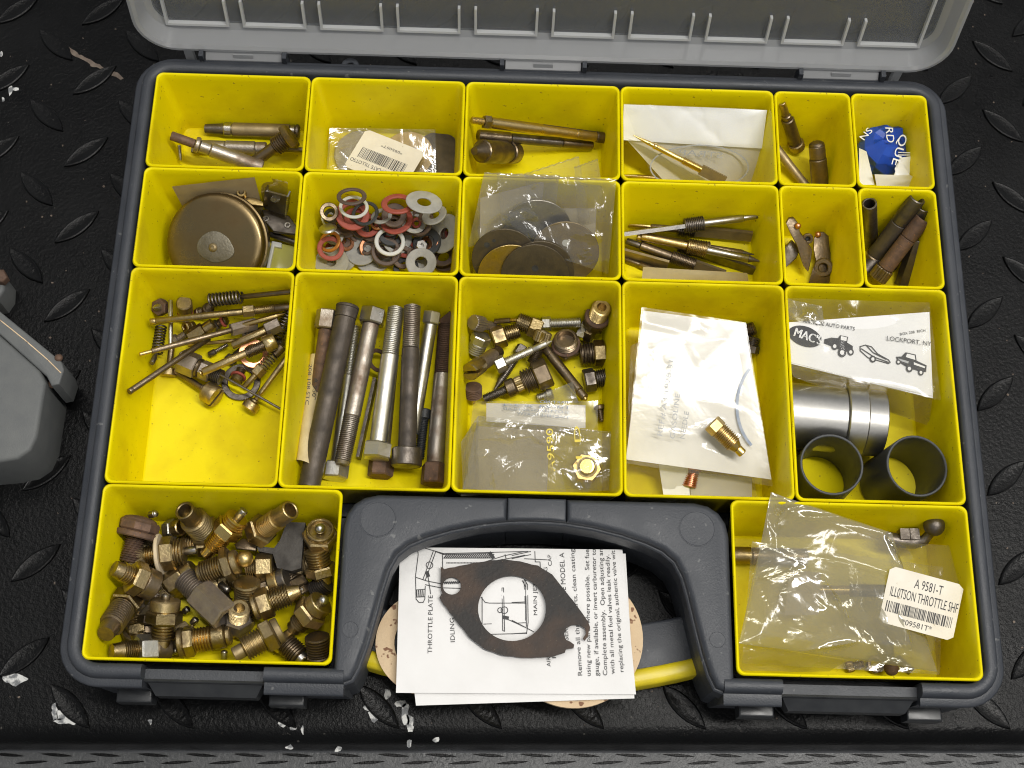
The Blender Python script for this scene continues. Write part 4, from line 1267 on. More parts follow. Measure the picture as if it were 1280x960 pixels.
# ---------------- small cup: levers
w = win(970, 230, 0.171875, (11.85, 7.558), 0.25)
def lever(label, pts, z0, z1, mat, eyes, rivets, base_pt):
    base = w(*base_pt)
    lv = thing('bronze_lever', label, 'lever', base, 'bronze levers')
    n = len(pts)
    dz = lambda i: z0
    P0 = [w(x, y, z) for x, y, z in pts]
    nn = (P0[1] - P0[0]).cross(P0[-1] - P0[0]).normalized()
    if nn.z < 0:
        nn = -nn
    V, Fc = bridge([[tuple(p - nn * 0.28) for p in P0], [tuple(p - nn * 0.04) for p in P0], [tuple(p + (sum(P0, Vector()) / n - p).normalized() * 0.06) for p in P0]])
    mesh_obj('arm', V, Fc, mat, lv, 40, base)
    for x, y, z, R, r, m_, L in eyes:
        V, Fc = seg_mesh('ring', L, R, r)
        q = nn.to_track_quat('Z', 'Y')
        p = w(x, y, z)
        mesh_obj('boss', [tuple(p + q @ Vector(v)) for v in V], Fc, m_, lv, 40, base)
        if L < 0.4:
            V, Fc = lathe([(0.02, r * 1.02), (0.03, 0)], 20)
            mesh_obj('bore', [tuple(p + q @ Vector(v)) for v in V], Fc, 'ink', lv, 40, base)
    for x, y, z in rivets:
        V, Fc = seg_mesh('dome', 0.16, 0.17)
        q = nn.to_track_quat('Z', 'Y')
        p = w(x, y, z)
        mesh_obj('rivet', [tuple(p + q @ Vector(v)) for v in V], Fc, 'copper', lv, 40, base)
lever('wide bronze lever with a square-holed boss lying at the bottom', [(275, 390, 1.9), (300, 350, 2.0), (345, 350, 2.0), (380, 380, 1.9), (390, 480, 1.5), (425, 590, 1.2), (415, 680, 1.1), (370, 740, 1.0), (230, 740, 1.0), (260, 640, 1.2), (285, 560, 1.3), (270, 470, 1.6)][::-1],
      0, 0, 'bronze_steel', [(345, 605, 1.15, 0.50, 0.22, 'bronze_steel', 0.30)], [(305, 368, 1.98)], (330, 560, 1.0))
lever('narrow bronze lever standing up with a copper rivet', [(75, 290, 3.2), (95, 255, 3.3), (130, 248, 3.3), (160, 285, 3.1), (175, 350, 2.8), (265, 480, 2.2), (255, 560, 1.9), (235, 645, 1.5), (200, 600, 1.7), (150, 450, 2.4), (100, 350, 2.9)][::-1],
      0, 0, 'bronze_steel', [(228, 392, 2.4, 0.28, 0.13, 'bronze_steel', 0.2)], [(158, 305, 3.1)], (200, 500, 1.0))
lever('dark lever arm wedged under the narrow upright lever', [(60, 470, 1.8), (120, 410, 2.0), (180, 470, 1.8), (150, 540, 1.5), (60, 620, 1.2)][::-1], 0, 0, 'dark_steel', [], [], (110, 520, 1.0))

# ---------------- small cup: thick dark tubes
GT = 'thick dark tubes'
turn('choke_tube', 'dark tube standing upright in the cup corner with open end', 'tube', w(690, 440, 1.0), w(680, 140, 4.2), [('barrel', 'bore', 1, 0.37, 'dark_steel', 0.27)], GT)
turn('choke_tube', 'long blackened tube leaning across the cup with a split flange', 'tube', w(690, 560, 1.1), w(1030, 100, 4.3),
     [('flange', 'cyl', 0.10, 0.46, 'bronze_steel'), ('barrel', 'cyl', 0.52, 0.44, 'blued_rod'), ('open_end', 'bore', 0.38, 0.44, 'dark_steel', 0.30)], GT)
turn('choke_tube', 'brown ribbed tube with a knurled foot leaning in front', 'tube', w(735, 690, 1.5), w(1070, 250, 4.1),
     [('foot', 'knurl', 0.18, 0.50, 'bronze_steel'), ('barrel', 'cyl', 0.50, 0.42, 'rust'), ('open_end', 'bore', 0.32, 0.43, 'rust', 0.28)], GT)
turn('choke_tube', 'dark hexagonal tube standing at the cup wall', 'tube', w(920, 740, 0.95), w(1035, 400, 2.9), [('barrel', 'hex', 1, 0.44, 'dark_steel')], GT)
turn('choke_tube', 'tube with a torn end hidden behind the brown tube', 'tube', w(830, 600, 1.0), w(1075, 170, 3.7), [('barrel', 'cyl', 0.7, 0.36, 'dark_steel'), ('torn_end', 'bore', 0.3, 0.36, 'dark_steel', 0.27)], GT)
turn('choke_tube', 'short dark tube end lying in the bottom corner', 'tube', w(630, 640, 1.2), w(760, 520, 1.3), [('barrel', 'cyl', 1, 0.40, 'dark_steel')], GT)
#@@LOWER
# ---------------- large cup: jets, springs and screws
w = win(130, 330, 0.29172, (-19.75, 2.082), 0.25)
GJ = 'jets, springs and screws in the half-empty cup'
AB, BS, DS = 'aged_brass', 'bronze_steel', 'dark_steel'
turn('jet_tube', 'long brass tube with hex collar lying across the back of the heap', 'tube', w(197, 248, 2.3), w(815, 180, 2.2),
     [('mouth', 'bore', 0.04, 0.17, AB, 0.10), ('barrel', 'cyl', 0.60, 0.165, AB), ('hex_collar', 'hex', 0.08, 0.31, AB), ('thread', 'thr', 0.14, 0.22, AB), ('end', 'cyl', 0.14, 0.19, BS)], GJ)
turn('jet_tube', 'long brown tube slanting down to the left with grey hex end', 'tube', w(152, 388, 1.75), w(650, 255, 2.0),
     [('tip', 'cyl', 0.10, 0.10, 'brass'), ('barrel', 'cyl', 0.68, 0.145, BS), ('hex_end', 'hex', 0.22, 0.34, 'grey_brass')], GJ)
turn('jet_tube', 'dark open tube reaching furthest into the empty half', 'tube', w(108, 548, 1.0), w(450, 318, 1.9),
     [('mouth', 'bore', 0.04, 0.155, BS, 0.09), ('barrel', 'cyl', 0.96, 0.15, BS)], GJ)
turn('hex_fitting', 'brass hex fitting behind the slanting tubes', 'fitting', w(370, 320, 1.5), w(470, 255, 1.9), [('hex', 'hex', 0.6, 0.42, AB), ('end', 'cyl', 0.4, 0.30, AB)], GJ, 15)
turn('rod', 'thin bright brass rod between two brown tubes', 'rod', w(360, 348, 1.4), w(585, 325, 1.5), [('shank', 'cyl', 1, 0.10, 'brass')], GJ)
turn('rod', 'short thin brass rod with pointed tip near the spring', 'rod', w(577, 268, 2.4), w(775, 212, 2.4), [('shank', 'cyl', 0.85, 0.13, 'brass'), ('point', 'cone', 0.15, 0.12, 'brass', 0.02)], GJ)
turn('jet_tube', 'brown rod with a dark hex head beside the wall', 'tube', w(548, 350, 2.2), w(755, 258, 2.3), [('barrel', 'cyl', 0.70, 0.20, AB), ('hex_head', 'hex', 0.30, 0.40, 'grey_brass')], GJ)
turn('jet_screw', 'brass jet screw with slotted head lying over the copper washer', 'screw', w(413, 468, 2.5), w(735, 328, 2.5),
     [('nose', 'dome', 0.03, 0.17, AB), ('barrel', 'cyl', 0.58, 0.20, AB), ('thread', 'thr', 0.24, 0.30, BS), ('head', 'slot', 0.15, 0.44, AB)], GJ)
turn('hex_plug', 'large dark hex plug with threaded end in the middle of the heap', 'plug', w(325, 410, 1.6), w(505, 488, 1.6),
     [('hex_head', 'hex', 0.42, 0.62, 'grey_brass'), ('washer', 'cyl', 0.08, 0.50, BS), ('hex_collar', 'hex', 0.26, 0.50, 'grey_brass'), ('thread', 'thr', 0.24, 0.40, DS)], GJ, 8)
turn('coil_spring', 'dark coil spring with a rod through it at the back wall', 'spring', w(455, 155, 1.9), w(805, 118, 2.4),
     [('coil', 'spring', 0.38, 0.30, DS, 0.055), ('rod', 'cyl', 0.60, 0.13, BS), ('rod_end', 'cyl', 0.02, 0.12, 'steel')], GJ)
turn('thumb_screw', 'brass thumb screw with knurled slotted head at the front of the heap', 'screw', w(300, 455, 1.05), w(482, 572, 1.45),
     [('thread', 'cyl', 0.66, 0.17, BS), ('neck', 'cyl', 0.10, 0.24, BS), ('head', 'slot', 0.24, 0.56, AB)], GJ)
turn('jet_screw', 'long brass screw with cup head furthest to the front', 'screw', w(618, 625, 1.15), w(785, 400, 1.6),
     [('head', 'cyl', 0.14, 0.42, AB), ('collar', 'cyl', 0.05, 0.24, AB), ('shank', 'cyl', 0.81, 0.14, AB)], GJ)
turn('wire_pin', 'thin straight wire pin lying over the front of the heap', 'pin', w(498, 474, 2.0), w(758, 622, 1.4), [('wire', 'cyl', 1, 0.065, DS)], GJ)
turn('rod', 'grey steel rod standing crosswise at the left of the heap', 'rod', w(285, 155, 2.7), w(285, 345, 2.4), [('shank', 'cyl', 1, 0.12, 'steel')], GJ)
turn('jet_screw', 'brass screw with a wide head under the slanting dark tube', 'screw', w(275, 482, 0.95), w(292, 340, 1.2), [('head', 'cyl', 0.25, 0.40, AB), ('shank', 'cyl', 0.75, 0.16, BS)], GJ)
turn('drain_plug', 'brass cap screw with a red washer standing by the wall', 'plug', w(350, 235, 1.0), w(343, 165, 1.9), [('thread', 'thr', 0.4, 0.26, AB), ('washer', 'cyl', 0.12, 0.40, 'red_fibre'), ('head', 'cyl', 0.48, 0.40, AB)], GJ)
turn('drain_plug', 'steel-nosed rusty capped plug against the left wall', 'plug', w(255, 185, 1.5), w(212, 186, 1.8), [('cap', 'hex', 0.55, 0.44, 'rust'), ('nose', 'cone', 0.45, 0.22, 'steel', 0.05)], GJ)
turn('coil_spring', 'small dark coil spring standing at the left end of the heap', 'spring', w(225, 385, 0.95), w(245, 265, 1.3), [('coil', 'spring', 1, 0.26, DS, 0.05)], GJ)
turn('coil_spring', 'loose coil spring jammed against the right wall', 'spring', w(745, 310, 1.4), w(800, 195, 1.9), [('coil', 'spring', 1, 0.27, DS, 0.05)], GJ)
turn('spring_screw', 'brass idle screw with a steel spring around its shank', 'screw', w(600, 528, 1.2), w(765, 350, 1.8),
     [('tip', 'cyl', 0.30, 0.15, AB), ('hex_collar', 'hex', 0.18, 0.34, AB), ('spring', 'spring', 0.30, 0.25, 'steel', 0.05), ('head', 'cyl', 0.22, 0.26, BS)], GJ)
washer('copper washer with brown stains beneath the brass jet screw', w(640, 385, 1.5), 0.74, 0.46, 'copper', (14, -10), 0.1, GJ)
washer('large dark ring washer lying flat at the front of the heap', w(588, 508, 0.85), 0.98, 0.66, DS, (0, 0), 0.1, GJ)
turn('drain_plug', 'small brass screw with a red collar inside the dark ring washer', 'plug', w(590, 450, 1.1), w(565, 505, 1.3), [('thread', 'thr', 0.5, 0.24, BS), ('washer', 'cyl', 0.14, 0.40, 'red_fibre'), ('head', 'cyl', 0.36, 0.32, AB)], GJ)
turn('drain_plug', 'socket-headed brass jet facing up behind the long tube', 'jet', w(385, 262, 1.2), w(345, 272, 1.6), [('shank', 'cyl', 0.5, 0.22, AB), ('head', 'bore', 0.5, 0.27, 'brass', 0.13)], GJ)
for k, (x0, y0, x1, y1, z, r, m_) in enumerate([(440, 200, 470, 165, 1.2, 0.30, BS), (470, 270, 530, 235, 1.3, 0.3, DS), (400, 210, 440, 190, 1.0, 0.24, BS), (300, 330, 350, 300, 1.0, 0.30, 'grey_brass'),
                                               (530, 420, 600, 360, 1.0, 0.3, DS), (640, 300, 700, 270, 1.1, 0.3, BS), (450, 390, 530, 345, 1.0, 0.16, DS), (700, 330, 770, 340, 1.0, 0.34, DS),
                                               (600, 300, 640, 290, 1.0, 0.3, 'grey_brass'), (205, 425, 240, 350, 0.95, 0.13, DS)]):
    turn('small_screw', 'small tarnished screw lying at the bottom of the heap', 'screw', w(x0, y0, z), w(x1, y1, z + 0.2), [('head', 'cyl', 0.35, r, m_), ('thread', 'thr', 0.65, r * 0.65, m_)], 'small tarnished screws under the jets')
turn('drain_plug', 'red-ringed screw end showing between the tubes', 'plug', w(490, 255, 1.6), w(525, 240, 1.75), [('thread', 'thr', 0.5, 0.22, BS), ('washer', 'cyl', 0.25, 0.32, 'red_fibre'), ('end', 'cyl', 0.25, 0.24, BS)], GJ)

# ---------------- large cup: long bolts
w = win(350, 340, 0.28125, (-11.85, 2.082), 0.35)
GB = 'long bolts in their cup'
turn('long_rod', 'thick blackened rod without head lying on top of the bolts', 'rod', w(128, 960, 2.2), w(302, 150, 2.5), [('barrel', 'cyl', 0.93, 0.53, 'blued_rod'), ('flare', 'cone', 0.05, 0.53, 'blued_rod', 0.58), ('end', 'cyl', 0.02, 0.58, 'blued_rod')], GB)
turn('hex_bolt', 'rust-red bolt with a large hex head half hidden by the black rod', 'bolt', w(150, 640, 1.2), w(218, 170, 1.6), [('shank', 'cyl', 0.82, 0.37, 'rust'), ('hex_head', 'hex', 0.18, 0.62, 'rusty_steel')], GB)
turn('hex_bolt', 'pale zinc bolt with its hex head at the front, beside the black rod', 'bolt', w(335, 245, 1.3), w(243, 920, 1.25), [('thread', 'thr', 0.33, 0.31, 'zinc'), ('shank', 'cyl', 0.57, 0.32, 'zinc'), ('hex_head', 'hex', 0.10, 0.66, 'zinc')], GB, 10)
turn('hex_bolt', 'brown-stained steel bolt with head at the back and thread at the front', 'bolt', w(275, 855, 2.0), w(418, 165, 2.3), [('tip', 'cone', 0.02, 0.33, 'rusty_steel', 0.40), ('thread', 'thr', 0.28, 0.42, 'rusty_steel'), ('shank', 'cyl', 0.60, 0.42, 'rusty_steel'), ('hex_head', 'hex', 0.10, 0.66, 'steel')], GB, 30)
turn('hex_bolt', 'clean zinc bolt with yellowish shank on top of the middle', 'bolt', w(517, 160, 2.3), w(428, 830, 2.3), [('thread', 'thr', 0.32, 0.42, 'zinc'), ('shank', 'cyl', 0.58, 0.44, 'zinc'), ('hex_head', 'hex', 0.10, 0.72, 'zinc')], GB, 22)
turn('hex_bolt', 'rusty bolt lying under the clean zinc bolt', 'bolt', w(500, 330, 1.2), w(445, 910, 1.25), [('shank', 'cyl', 0.87, 0.36, 'rusty_steel'), ('hex_head', 'hex', 0.13, 0.64, 'rust')], GB, 5)
turn('round_head_bolt', 'black oiled bolt with a round head at the front', 'bolt', w(588, 150, 2.2), w(562, 865, 2.2), [('thread', 'thr', 0.27, 0.42, 'rusty_steel'), ('shank', 'cyl', 0.62, 0.44, 'blued_rod'), ('round_head', 'cyl', 0.11, 0.74, 'dark_steel')], GB)
turn('hex_bolt', 'thin zinc bolt with small square-looking head at the back', 'bolt', w(590, 720, 1.25), w(678, 178, 1.6), [('shank', 'cyl', 0.90, 0.33, 'zinc'), ('hex_head', 'hex', 0.10, 0.46, 'zinc')], GB, 30)
turn('hex_bolt', 'dark rusty bolt with long fine thread against the right wall', 'bolt', w(742, 235, 1.7), w(684, 945, 1.7), [('thread', 'thr', 0.32, 0.44, 'rust'), ('shank', 'cyl', 0.56, 0.45, 'rusty_steel'), ('hex_head', 'hex', 0.12, 0.68, 'rust')], GB, 14)
turn('wood_screw', 'short black screw with round head between two bolts', 'screw', w(645, 610, 1.3), w(620, 830, 1.0), [('head', 'cyl', 0.2, 0.30, 'black_rubber'), ('thread', 'thr', 0.8, 0.24, 'black_rubber')], GB)
washer('dark red ring caught between the stained bolt and the zinc bolt', w(432, 395, 1.6), 0.62, 0.42, 'rust', (55, 0), 0.14, GB, 'ring')
turn('flat_bar', 'dark flat steel bar under the middle bolts', 'bar', w(350, 830, 0.95), w(425, 480, 1.0), [('bar', 'flat', 1, 0.36, 'dark_steel', 0.08)], GB, 85)
turn('spring_clip', 'bent brown clip at the back corner above the rusty thread', 'clip', w(720, 230, 1.9), w(770, 190, 2.3), [('strip', 'flat', 1, 0.25, 'rust', 0.05)], GB, 40)
base = w(150, 560, 1.2)
tg = thing('parts_tag', 'rolled yellowed paper tag with printed numbers beside the black rod', 'tag', base)
V, Fc = [], []
for j in range(15):
    v = j / 14
    c0 = w(172 - 70 * v, 370 + 470 * v, 1.75 - 0.3 * v)
    for i in range(9):
        a = math.radians(-30 + 200 * i / 8)
        rr = 0.46 - 0.1 * v
        V.append((c0.x - rr * math.cos(a), c0.y + 0.1 * math.cos(a), c0.z - 0.3 + rr * math.sin(a)))
for j in range(14):
    for i in range(8):
        a = j * 9 + i
        Fc.append((a, a + 1, a + 10, a + 9))
mesh_obj('paper', V, Fc, 'yellowed_paper', tg, 50, base)
put_text('A 9502', w(152, 470, 1.98), w(140, 570, 1.92), 0.20, UP, 'ink', tg, base, lift=0.0)
put_text('208 108 STC', w(128, 410, 1.9), w(112, 590, 1.86), 0.17, UP, 'ink', tg, base, lift=0.0)

# ---------------- large cup: plugs and clear bag
w = win(570, 340, 0.29167, (-3.95, 2.082), 0.3)
GP = 'plugs and screws in the middle cup'
turn('hollow_plug', 'brass plug with open thread pointing up at the back corner', 'plug', w(592, 225, 1.4), w(625, 150, 2.7), [('hex', 'hex', 0.38, 0.62, AB), ('washer', 'cyl', 0.12, 0.66, 'rust'), ('thread', 'thrbore', 0.50, 0.48, 'brass', 0.24)], GP)
turn('zinc_bolt', 'short zinc bolt lying along the back wall', 'bolt', w(370, 222, 1.4), w(535, 216, 1.4), [('hex_head', 'hex', 0.22, 0.40, 'zinc'), ('thread', 'thr', 0.78, 0.25, 'zinc')], GP, 20)
turn('jam_nut', 'flat steel tab nut tilted beside the zinc bolt', 'nut', w(530, 245, 1.2), w(590, 270, 1.3), [('plate', 'flat', 0.5, 0.45, 'steel', 0.18), ('hex', 'hex', 0.5, 0.5, AB)], GP)
turn('round_plug', 'round dark plug with a sunken grey face looking up', 'plug', w(472, 330, 1.1), w(470, 285, 2.1), [('flange', 'hex', 0.35, 0.78, BS), ('washer', 'cyl', 0.15, 0.74, 'rust'), ('thread', 'thrbore', 0.50, 0.62, BS, 0.46)], GP)
turn('hex_plug', 'dark brass plug with coarse thread against the right wall', 'plug', w(532, 352, 1.4), w(640, 345, 1.4), [('thread', 'thr', 0.52, 0.58, BS), ('hex_head', 'hex', 0.48, 0.66, AB)], GP, 20)
turn('hex_plug', 'black hex plug with short thread below the coarse one', 'plug', w(548, 468, 1.3), w(648, 450, 1.3), [('hex_head', 'hex', 0.48, 0.60, DS), ('thread', 'thr', 0.52, 0.46, DS)], GP, 12)
turn('drilled_tube', 'slanting brown tube drilled with a row of holes', 'tube', w(385, 330, 1.5), w(560, 550, 1.9), [('neck', 'cyl', 0.12, 0.24, BS), ('barrel', 'cyl', 0.70, 0.25, BS), ('tip', 'cyl', 0.14, 0.22, BS), ('nozzle', 'dome', 0.04, 0.12, 'brass')], GP)
turn('pointed_screw', 'bright pointed adjusting screw lying on top with hex head', 'screw', w(170, 405, 1.9), w(412, 295, 2.2), [('hex_head', 'hex', 0.17, 0.42, 'zinc'), ('thread', 'thr', 0.48, 0.22, 'zinc'), ('shank', 'cyl', 0.25, 0.17, 'zinc'), ('point', 'cone', 0.10, 0.16, 'zinc', 0.02)], GP, 10)
turn('hex_plug', 'brass hex plug with fine thread pointing right', 'plug', w(155, 288, 1.35), w(268, 250, 1.4), [('hex_head', 'hex', 0.48, 0.60, AB), ('thread', 'thr', 0.52, 0.42, AB)], GP, 15)
turn('hex_plug', 'brass hex plug with round nose at the back wall', 'plug', w(262, 210, 1.5), w(365, 250, 1.5), [('thread', 'thr', 0.50, 0.48, AB), ('hex_head', 'hex', 0.50, 0.55, AB)], GP, 0)
turn('knurled_nut', 'grey corroded knurled nut in the back left corner', 'nut', w(72, 215, 1.3), w(165, 235, 1.2), [('knurl', 'knurl', 0.45, 0.40, 'grey_brass'), ('stem', 'cyl', 0.55, 0.24, 'grey_brass')], GP)
turn('rod', 'short rod end lying behind the brass plug', 'rod', w(165, 212, 1.2), w(262, 205, 1.2), [('shank', 'cyl', 0.7, 0.14, BS), ('tip', 'cyl', 0.3, 0.10, 'brass')], GP)
turn('hex_plug', 'pale zinc-brass hex plug with thread downwards', 'plug', w(80, 345, 1.0), w(112, 270, 1.8), [('thread', 'thr', 0.55, 0.46, 'zinc'), ('hex_head', 'hex', 0.45, 0.52, 'zinc')], GP, 10)
turn('thumb_screw', 'brass thumb screw with slotted knurled head at the left wall', 'screw', w(185, 340, 1.3), w(58, 430, 1.3), [('shank', 'cyl', 0.2, 0.30, BS), ('thread', 'thr', 0.45, 0.38, BS), ('head', 'slot', 0.35, 0.44, AB)], GP, 40)
turn('knurled_screw', 'brass screw with knurled cap standing behind the tube', 'screw', w(330, 390, 1.2), w(378, 255, 2.1), [('thread', 'thr', 0.66, 0.32, BS), ('knurl', 'knurl', 0.34, 0.44, AB)], GP)
turn('large_plug', 'large dark plug with knurled collar and black screw end', 'plug', w(120, 545, 1.2), w(400, 425, 1.8), [('screw', 'thr', 0.34, 0.24, DS), ('collar', 'cyl', 0.14, 0.46, BS), ('knurl', 'knurl', 0.12, 0.40, AB), ('flange', 'thr', 0.18, 0.62, BS), ('hex_head', 'hex', 0.22, 0.76, BS)], GP, 18)
turn('pin', 'dark tapered pin lying under the pointed screw', 'pin', w(165, 505, 0.95), w(290, 320, 1.1), [('point', 'cone', 0.25, 0.05, DS, 0.2), ('thread', 'thr', 0.55, 0.22, DS), ('head', 'hex', 0.20, 0.34, DS)], GP)
turn('small_plug', 'small brown threaded plug in the left corner by the bag', 'plug', w(75, 560, 1.0), w(74, 490, 1.9), [('stem', 'cyl', 0.4, 0.12, AB), ('thread', 'thr', 0.6, 0.44, 'rust')], GP)
turn('small_screw', 'small zinc screw under the bag edge', 'screw', w(350, 540, 1.0), w(415, 520, 1.2), [('thread', 'thr', 0.6, 0.22, 'zinc'), ('head', 'cyl', 0.4, 0.3, 'zinc')], GP)
base = w(350, 700, 1.5)
b1 = thing('parts_bag', 'flat clear bag with paper insert and mirrored blue-grey print lying underneath', 'bag', base, 'clear bags with brass nut')
V, Fc, n = sheet([w(75, 555, 2.4), w(608, 552, 2.4), w(605, 930, 1.6), w(30, 930, 1.6)], 26, 20, 0.16, 2.8, 0.8)
mesh_obj('film', V, Fc, 'clear_bag', b1, 30, base)
V, Fc, n = sheet([w(130, 562, 2.3), w(555, 570, 2.3), w(555, 670, 2.1), w(130, 640, 2.1)], 10, 4, 0.05, 3.8, 0.6)
mesh_obj('paper', V, Fc, 'envelope', b1, 40, base)
for s_, x0, y0, x1, y1 in (('PART NO', 480, 566, 360, 563), ('10-24 X 3/4', 480, 588, 200, 576), ('SLOTTED OVAL HEAD', 486, 608, 200, 592), ('MACHINE SCREW', 480, 630, 260, 612)):
    put_text(s_, w(x0, y0, 2.42), w(x1, y1, 2.42), 0.14, -UP, 'blue_grey_ink', b1, base, lift=-0.05)
V, Fc, n = sheet([w(375, 520, 2.0), w(500, 470, 2.2), w(525, 560, 2.3), w(380, 570, 2.2)], 8, 8, 0.12, 9.8, 1.0)
mesh_obj('loose_corner', V, Fc, 'milky_bag', b1, 30, base)
b2 = thing('parts_bag', 'glossy clear bag with yellow printed numbers and a brass nut inside', 'bag', base, 'clear bags with brass nut')
V, Fc, n = sheet([w(95, 615, 3.0), w(690, 690, 3.0), w(670, 935, 2.4), w(20, 960, 2.2)], 80, 56, 0.30, 5.2, 0.8)
mesh_obj('film', V, Fc, 'milky_bag', b2, 28, base)
V, Fc, n = sheet([w(20, 730, 2.4), w(95, 615, 2.8), w(100, 930, 2.0), w(30, 930, 2.0)], 10, 14, 0.18, 6.2, 0.9)
mesh_obj('side_fold', V, Fc, 'milky_bag', b2, 28, base)
V, Fc, n = sheet([w(85, 660, 1.7), w(400, 680, 1.7), w(390, 945, 1.4), w(90, 945, 1.4)], 10, 8, 0.06, 7.1, 0.6)
mesh_obj('insert', V, Fc, 'manila', b2, 40, base)
for s_, x0, y0, x1, y1, h in (('A9590', 425, 855, 415, 670, 0.34), ('1 D', 540, 800, 530, 660, 0.30)):
    put_text(s_, w(x0, y0, 3.25), w(x1, y1, 3.25), h, UP, 'yellow_ink', b2, base)
turn('brass_nut', 'bright brass hex nut with a round boss inside the clear bag', 'nut', w(560, 845, 1.9), w(562, 832, 2.75), [('hex', 'hex', 0.6, 0.76, 'bright_brass'), ('groove', 'cyl', 0.05, 0.50, 'aged_brass'), ('boss', 'cyl', 0.35, 0.40, 'bright_brass')], None, 14)
turn('small_screw', 'tiny brass screw end showing beside the bag edge', 'screw', w(625, 640, 1.0), w(612, 570, 1.2), [('thread', 'thr', 0.7, 0.2, BS), ('head', 'cyl', 0.3, 0.28, BS)], GP)

# ---------------- large cup: big white envelope
w = win(760, 320, 0.375)
base = w(300, 450, 1.5)
for k, (x0, y0, x1, y1, m_) in enumerate([(430, 260, 490, 240, BS), (470, 320, 485, 270, DS)]):
    turn('jet_tube', 'dark fitting showing behind the big white envelope', 'fitting', w(x0, y0, 1.2), w(x1, y1, 1.6), [('hex', 'hex', 0.5, 0.5, m_), ('thread', 'thr', 0.5, 0.35, m_)], 'dark fittings behind the envelope')
en = thing('parts_envelope', 'large white envelope with faint grey stamped lettering leaning in the cup', 'envelope', base)
quad = [w(118, 182, 4.6), w(455, 225, 4.6), w(545, 745, 2.9), w(60, 678, 3.1)]
V, Fc, n = sheet(quad, 30, 34, 0.10, 1.4, 0.42)
mesh_obj('paper', V, Fc, 'envelope', en, 60, base)
quad = [w(112, 170, 4.85), w(460, 222, 4.85), w(550, 768, 3.0), w(58, 690, 3.2)]
V, Fc, n = sheet(quad, 40, 48, 0.09, 2.4, 0.35)
mesh_obj('film', V, Fc, 'smooth_bag', en, 30, base)
for s_, x0, y0, x1, y1 in (('REF# A3 1928-31', 180, 600, 218, 350), ('GASOLINE', 222, 610, 240, 460), ('NEEDLE', 255, 610, 270, 520)):
    put_text(s_, w(x0, y0, 3.85), w(x1, y1, 4.35), 0.24, n, 'grey_ink', en, base, lift=0.03)
oc = [w(560 - 130 * math.cos(t), 500 - 120 * math.sin(t) * 1.4, 3.8 + 0.4 * math.sin(t)) for t in [math.radians(-50 + 100 * k / 16) for k in range(17)]]
V, Fc = ribbon_mesh([oc], n, 0.14)
mesh_obj('stamp_arc', V, Fc, 'blue_grey_ink', en, None, base)
turn('brass_jet', 'bright brass jet with hex head lying on the white envelope', 'jet', w(345, 555, 4.35), w(450, 660, 4.0), [('hex_head', 'hex', 0.24, 0.46, 'brass'), ('thread', 'thr', 0.46, 0.44, 'brass'), ('shoulder', 'cone', 0.12, 0.36, 'brass', 0.24), ('tip', 'cyl', 0.18, 0.23, 'bright_brass')], None, 12)
base = w(200, 740, 1.5)
b3 = thing('parts_bag', 'small clear bag with white card under the big envelope', 'bag', base)
V, Fc, n = sheet([w(60, 680, 2.4), w(480, 690, 2.4), w(500, 830, 1.2), w(50, 830, 1.2)], 20, 12, 0.22, 6.4, 0.8)
mesh_obj('film', V, Fc, 'clear_bag', b3, 30, base)
V, Fc, n = sheet([w(165, 670, 2.3), w(265, 680, 2.3), w(275, 830, 1.2), w(190, 830, 1.2)], 5, 5, 0.03, 2.4, 0.8)
mesh_obj('card', V, Fc, 'white_wrapper', b3, 40, base)
V, Fc, n = sheet([w(275, 720, 1.9), w(480, 740, 1.9), w(480, 830, 1.1), w(275, 830, 1.1)], 5, 5, 0.03, 4.4, 0.8)
mesh_obj('insert', V, Fc, 'envelope', b3, 40, base)
turn('brass_jet', 'copper-coloured threaded jet half under the envelope edge', 'jet', w(290, 680, 1.9), w(270, 770, 1.6), [('hex', 'hex', 0.4, 0.42, 'copper'), ('thread', 'thr', 0.6, 0.36, 'copper')])
base = w(70, 520, 1.5)
b4 = thing('parts_bag', 'narrow clear bag edge squeezed beside the big envelope', 'bag', base)
V, Fc, n = sheet([w(75, 300, 3.0), w(115, 280, 3.2), w(80, 600, 2.0), w(62, 600, 2.0)], 6, 14, 0.12, 2.9, 1.0)
mesh_obj('film', V, Fc, 'smoky_bag', b4, 30, base)

# ---------------- large cup: printed bag, sleeve and two tubes
w = win(975, 355, 0.29162)
turn('venturi_sleeve', 'bright steel sleeve with a raised band lying on its side', 'sleeve', w(15, 560, 2.55), w(432, 600, 2.55), [('barrel', 'cyl', 0.60, 1.62, 'bright_steel'), ('band', 'cyl', 0.20, 1.78, 'bright_steel'), ('end', 'bore', 0.20, 1.62, 'bright_steel', 1.4)], None)
for lab, A, B in (('dark grey tube standing open beside the steel sleeve', Vector((13.95, -6.6, 0.78)), Vector((13.85, -6.7, 4.4))), ('dark grey tube standing open in the front corner of the cup', Vector((17.55, -6.5, 0.78)), Vector((17.88, -6.66, 4.4)))):
    turn('rubber_tube', lab, 'tube', A, B, [('wall', 'tube', 1, 1.49, 'dark_plastic_tube', 1.37)], 'two dark standing tubes')
base = w(350, 300, 3)
mb = thing('parts_bag', 'clear bag with white printed header showing three old cars', 'bag', base)
quad = [w(25, 165, 4.7), w(640, 120, 4.7), w(655, 490, 3.9), w(20, 335, 4.2)]
TLq, TRq, BRq, BLq = quad
def hdr(u, v):
    return (TLq * (1 - u) + TRq * u) * (1 - v) + (BLq * (1 - u) + BRq * u) * v
V, Fc, n = sheet(quad, 40, 22, 0.10, 3.6, 0.4)
crm, _n = sheet(quad, 1, 1, 0.10, 3.6, 0.4, probe=True)
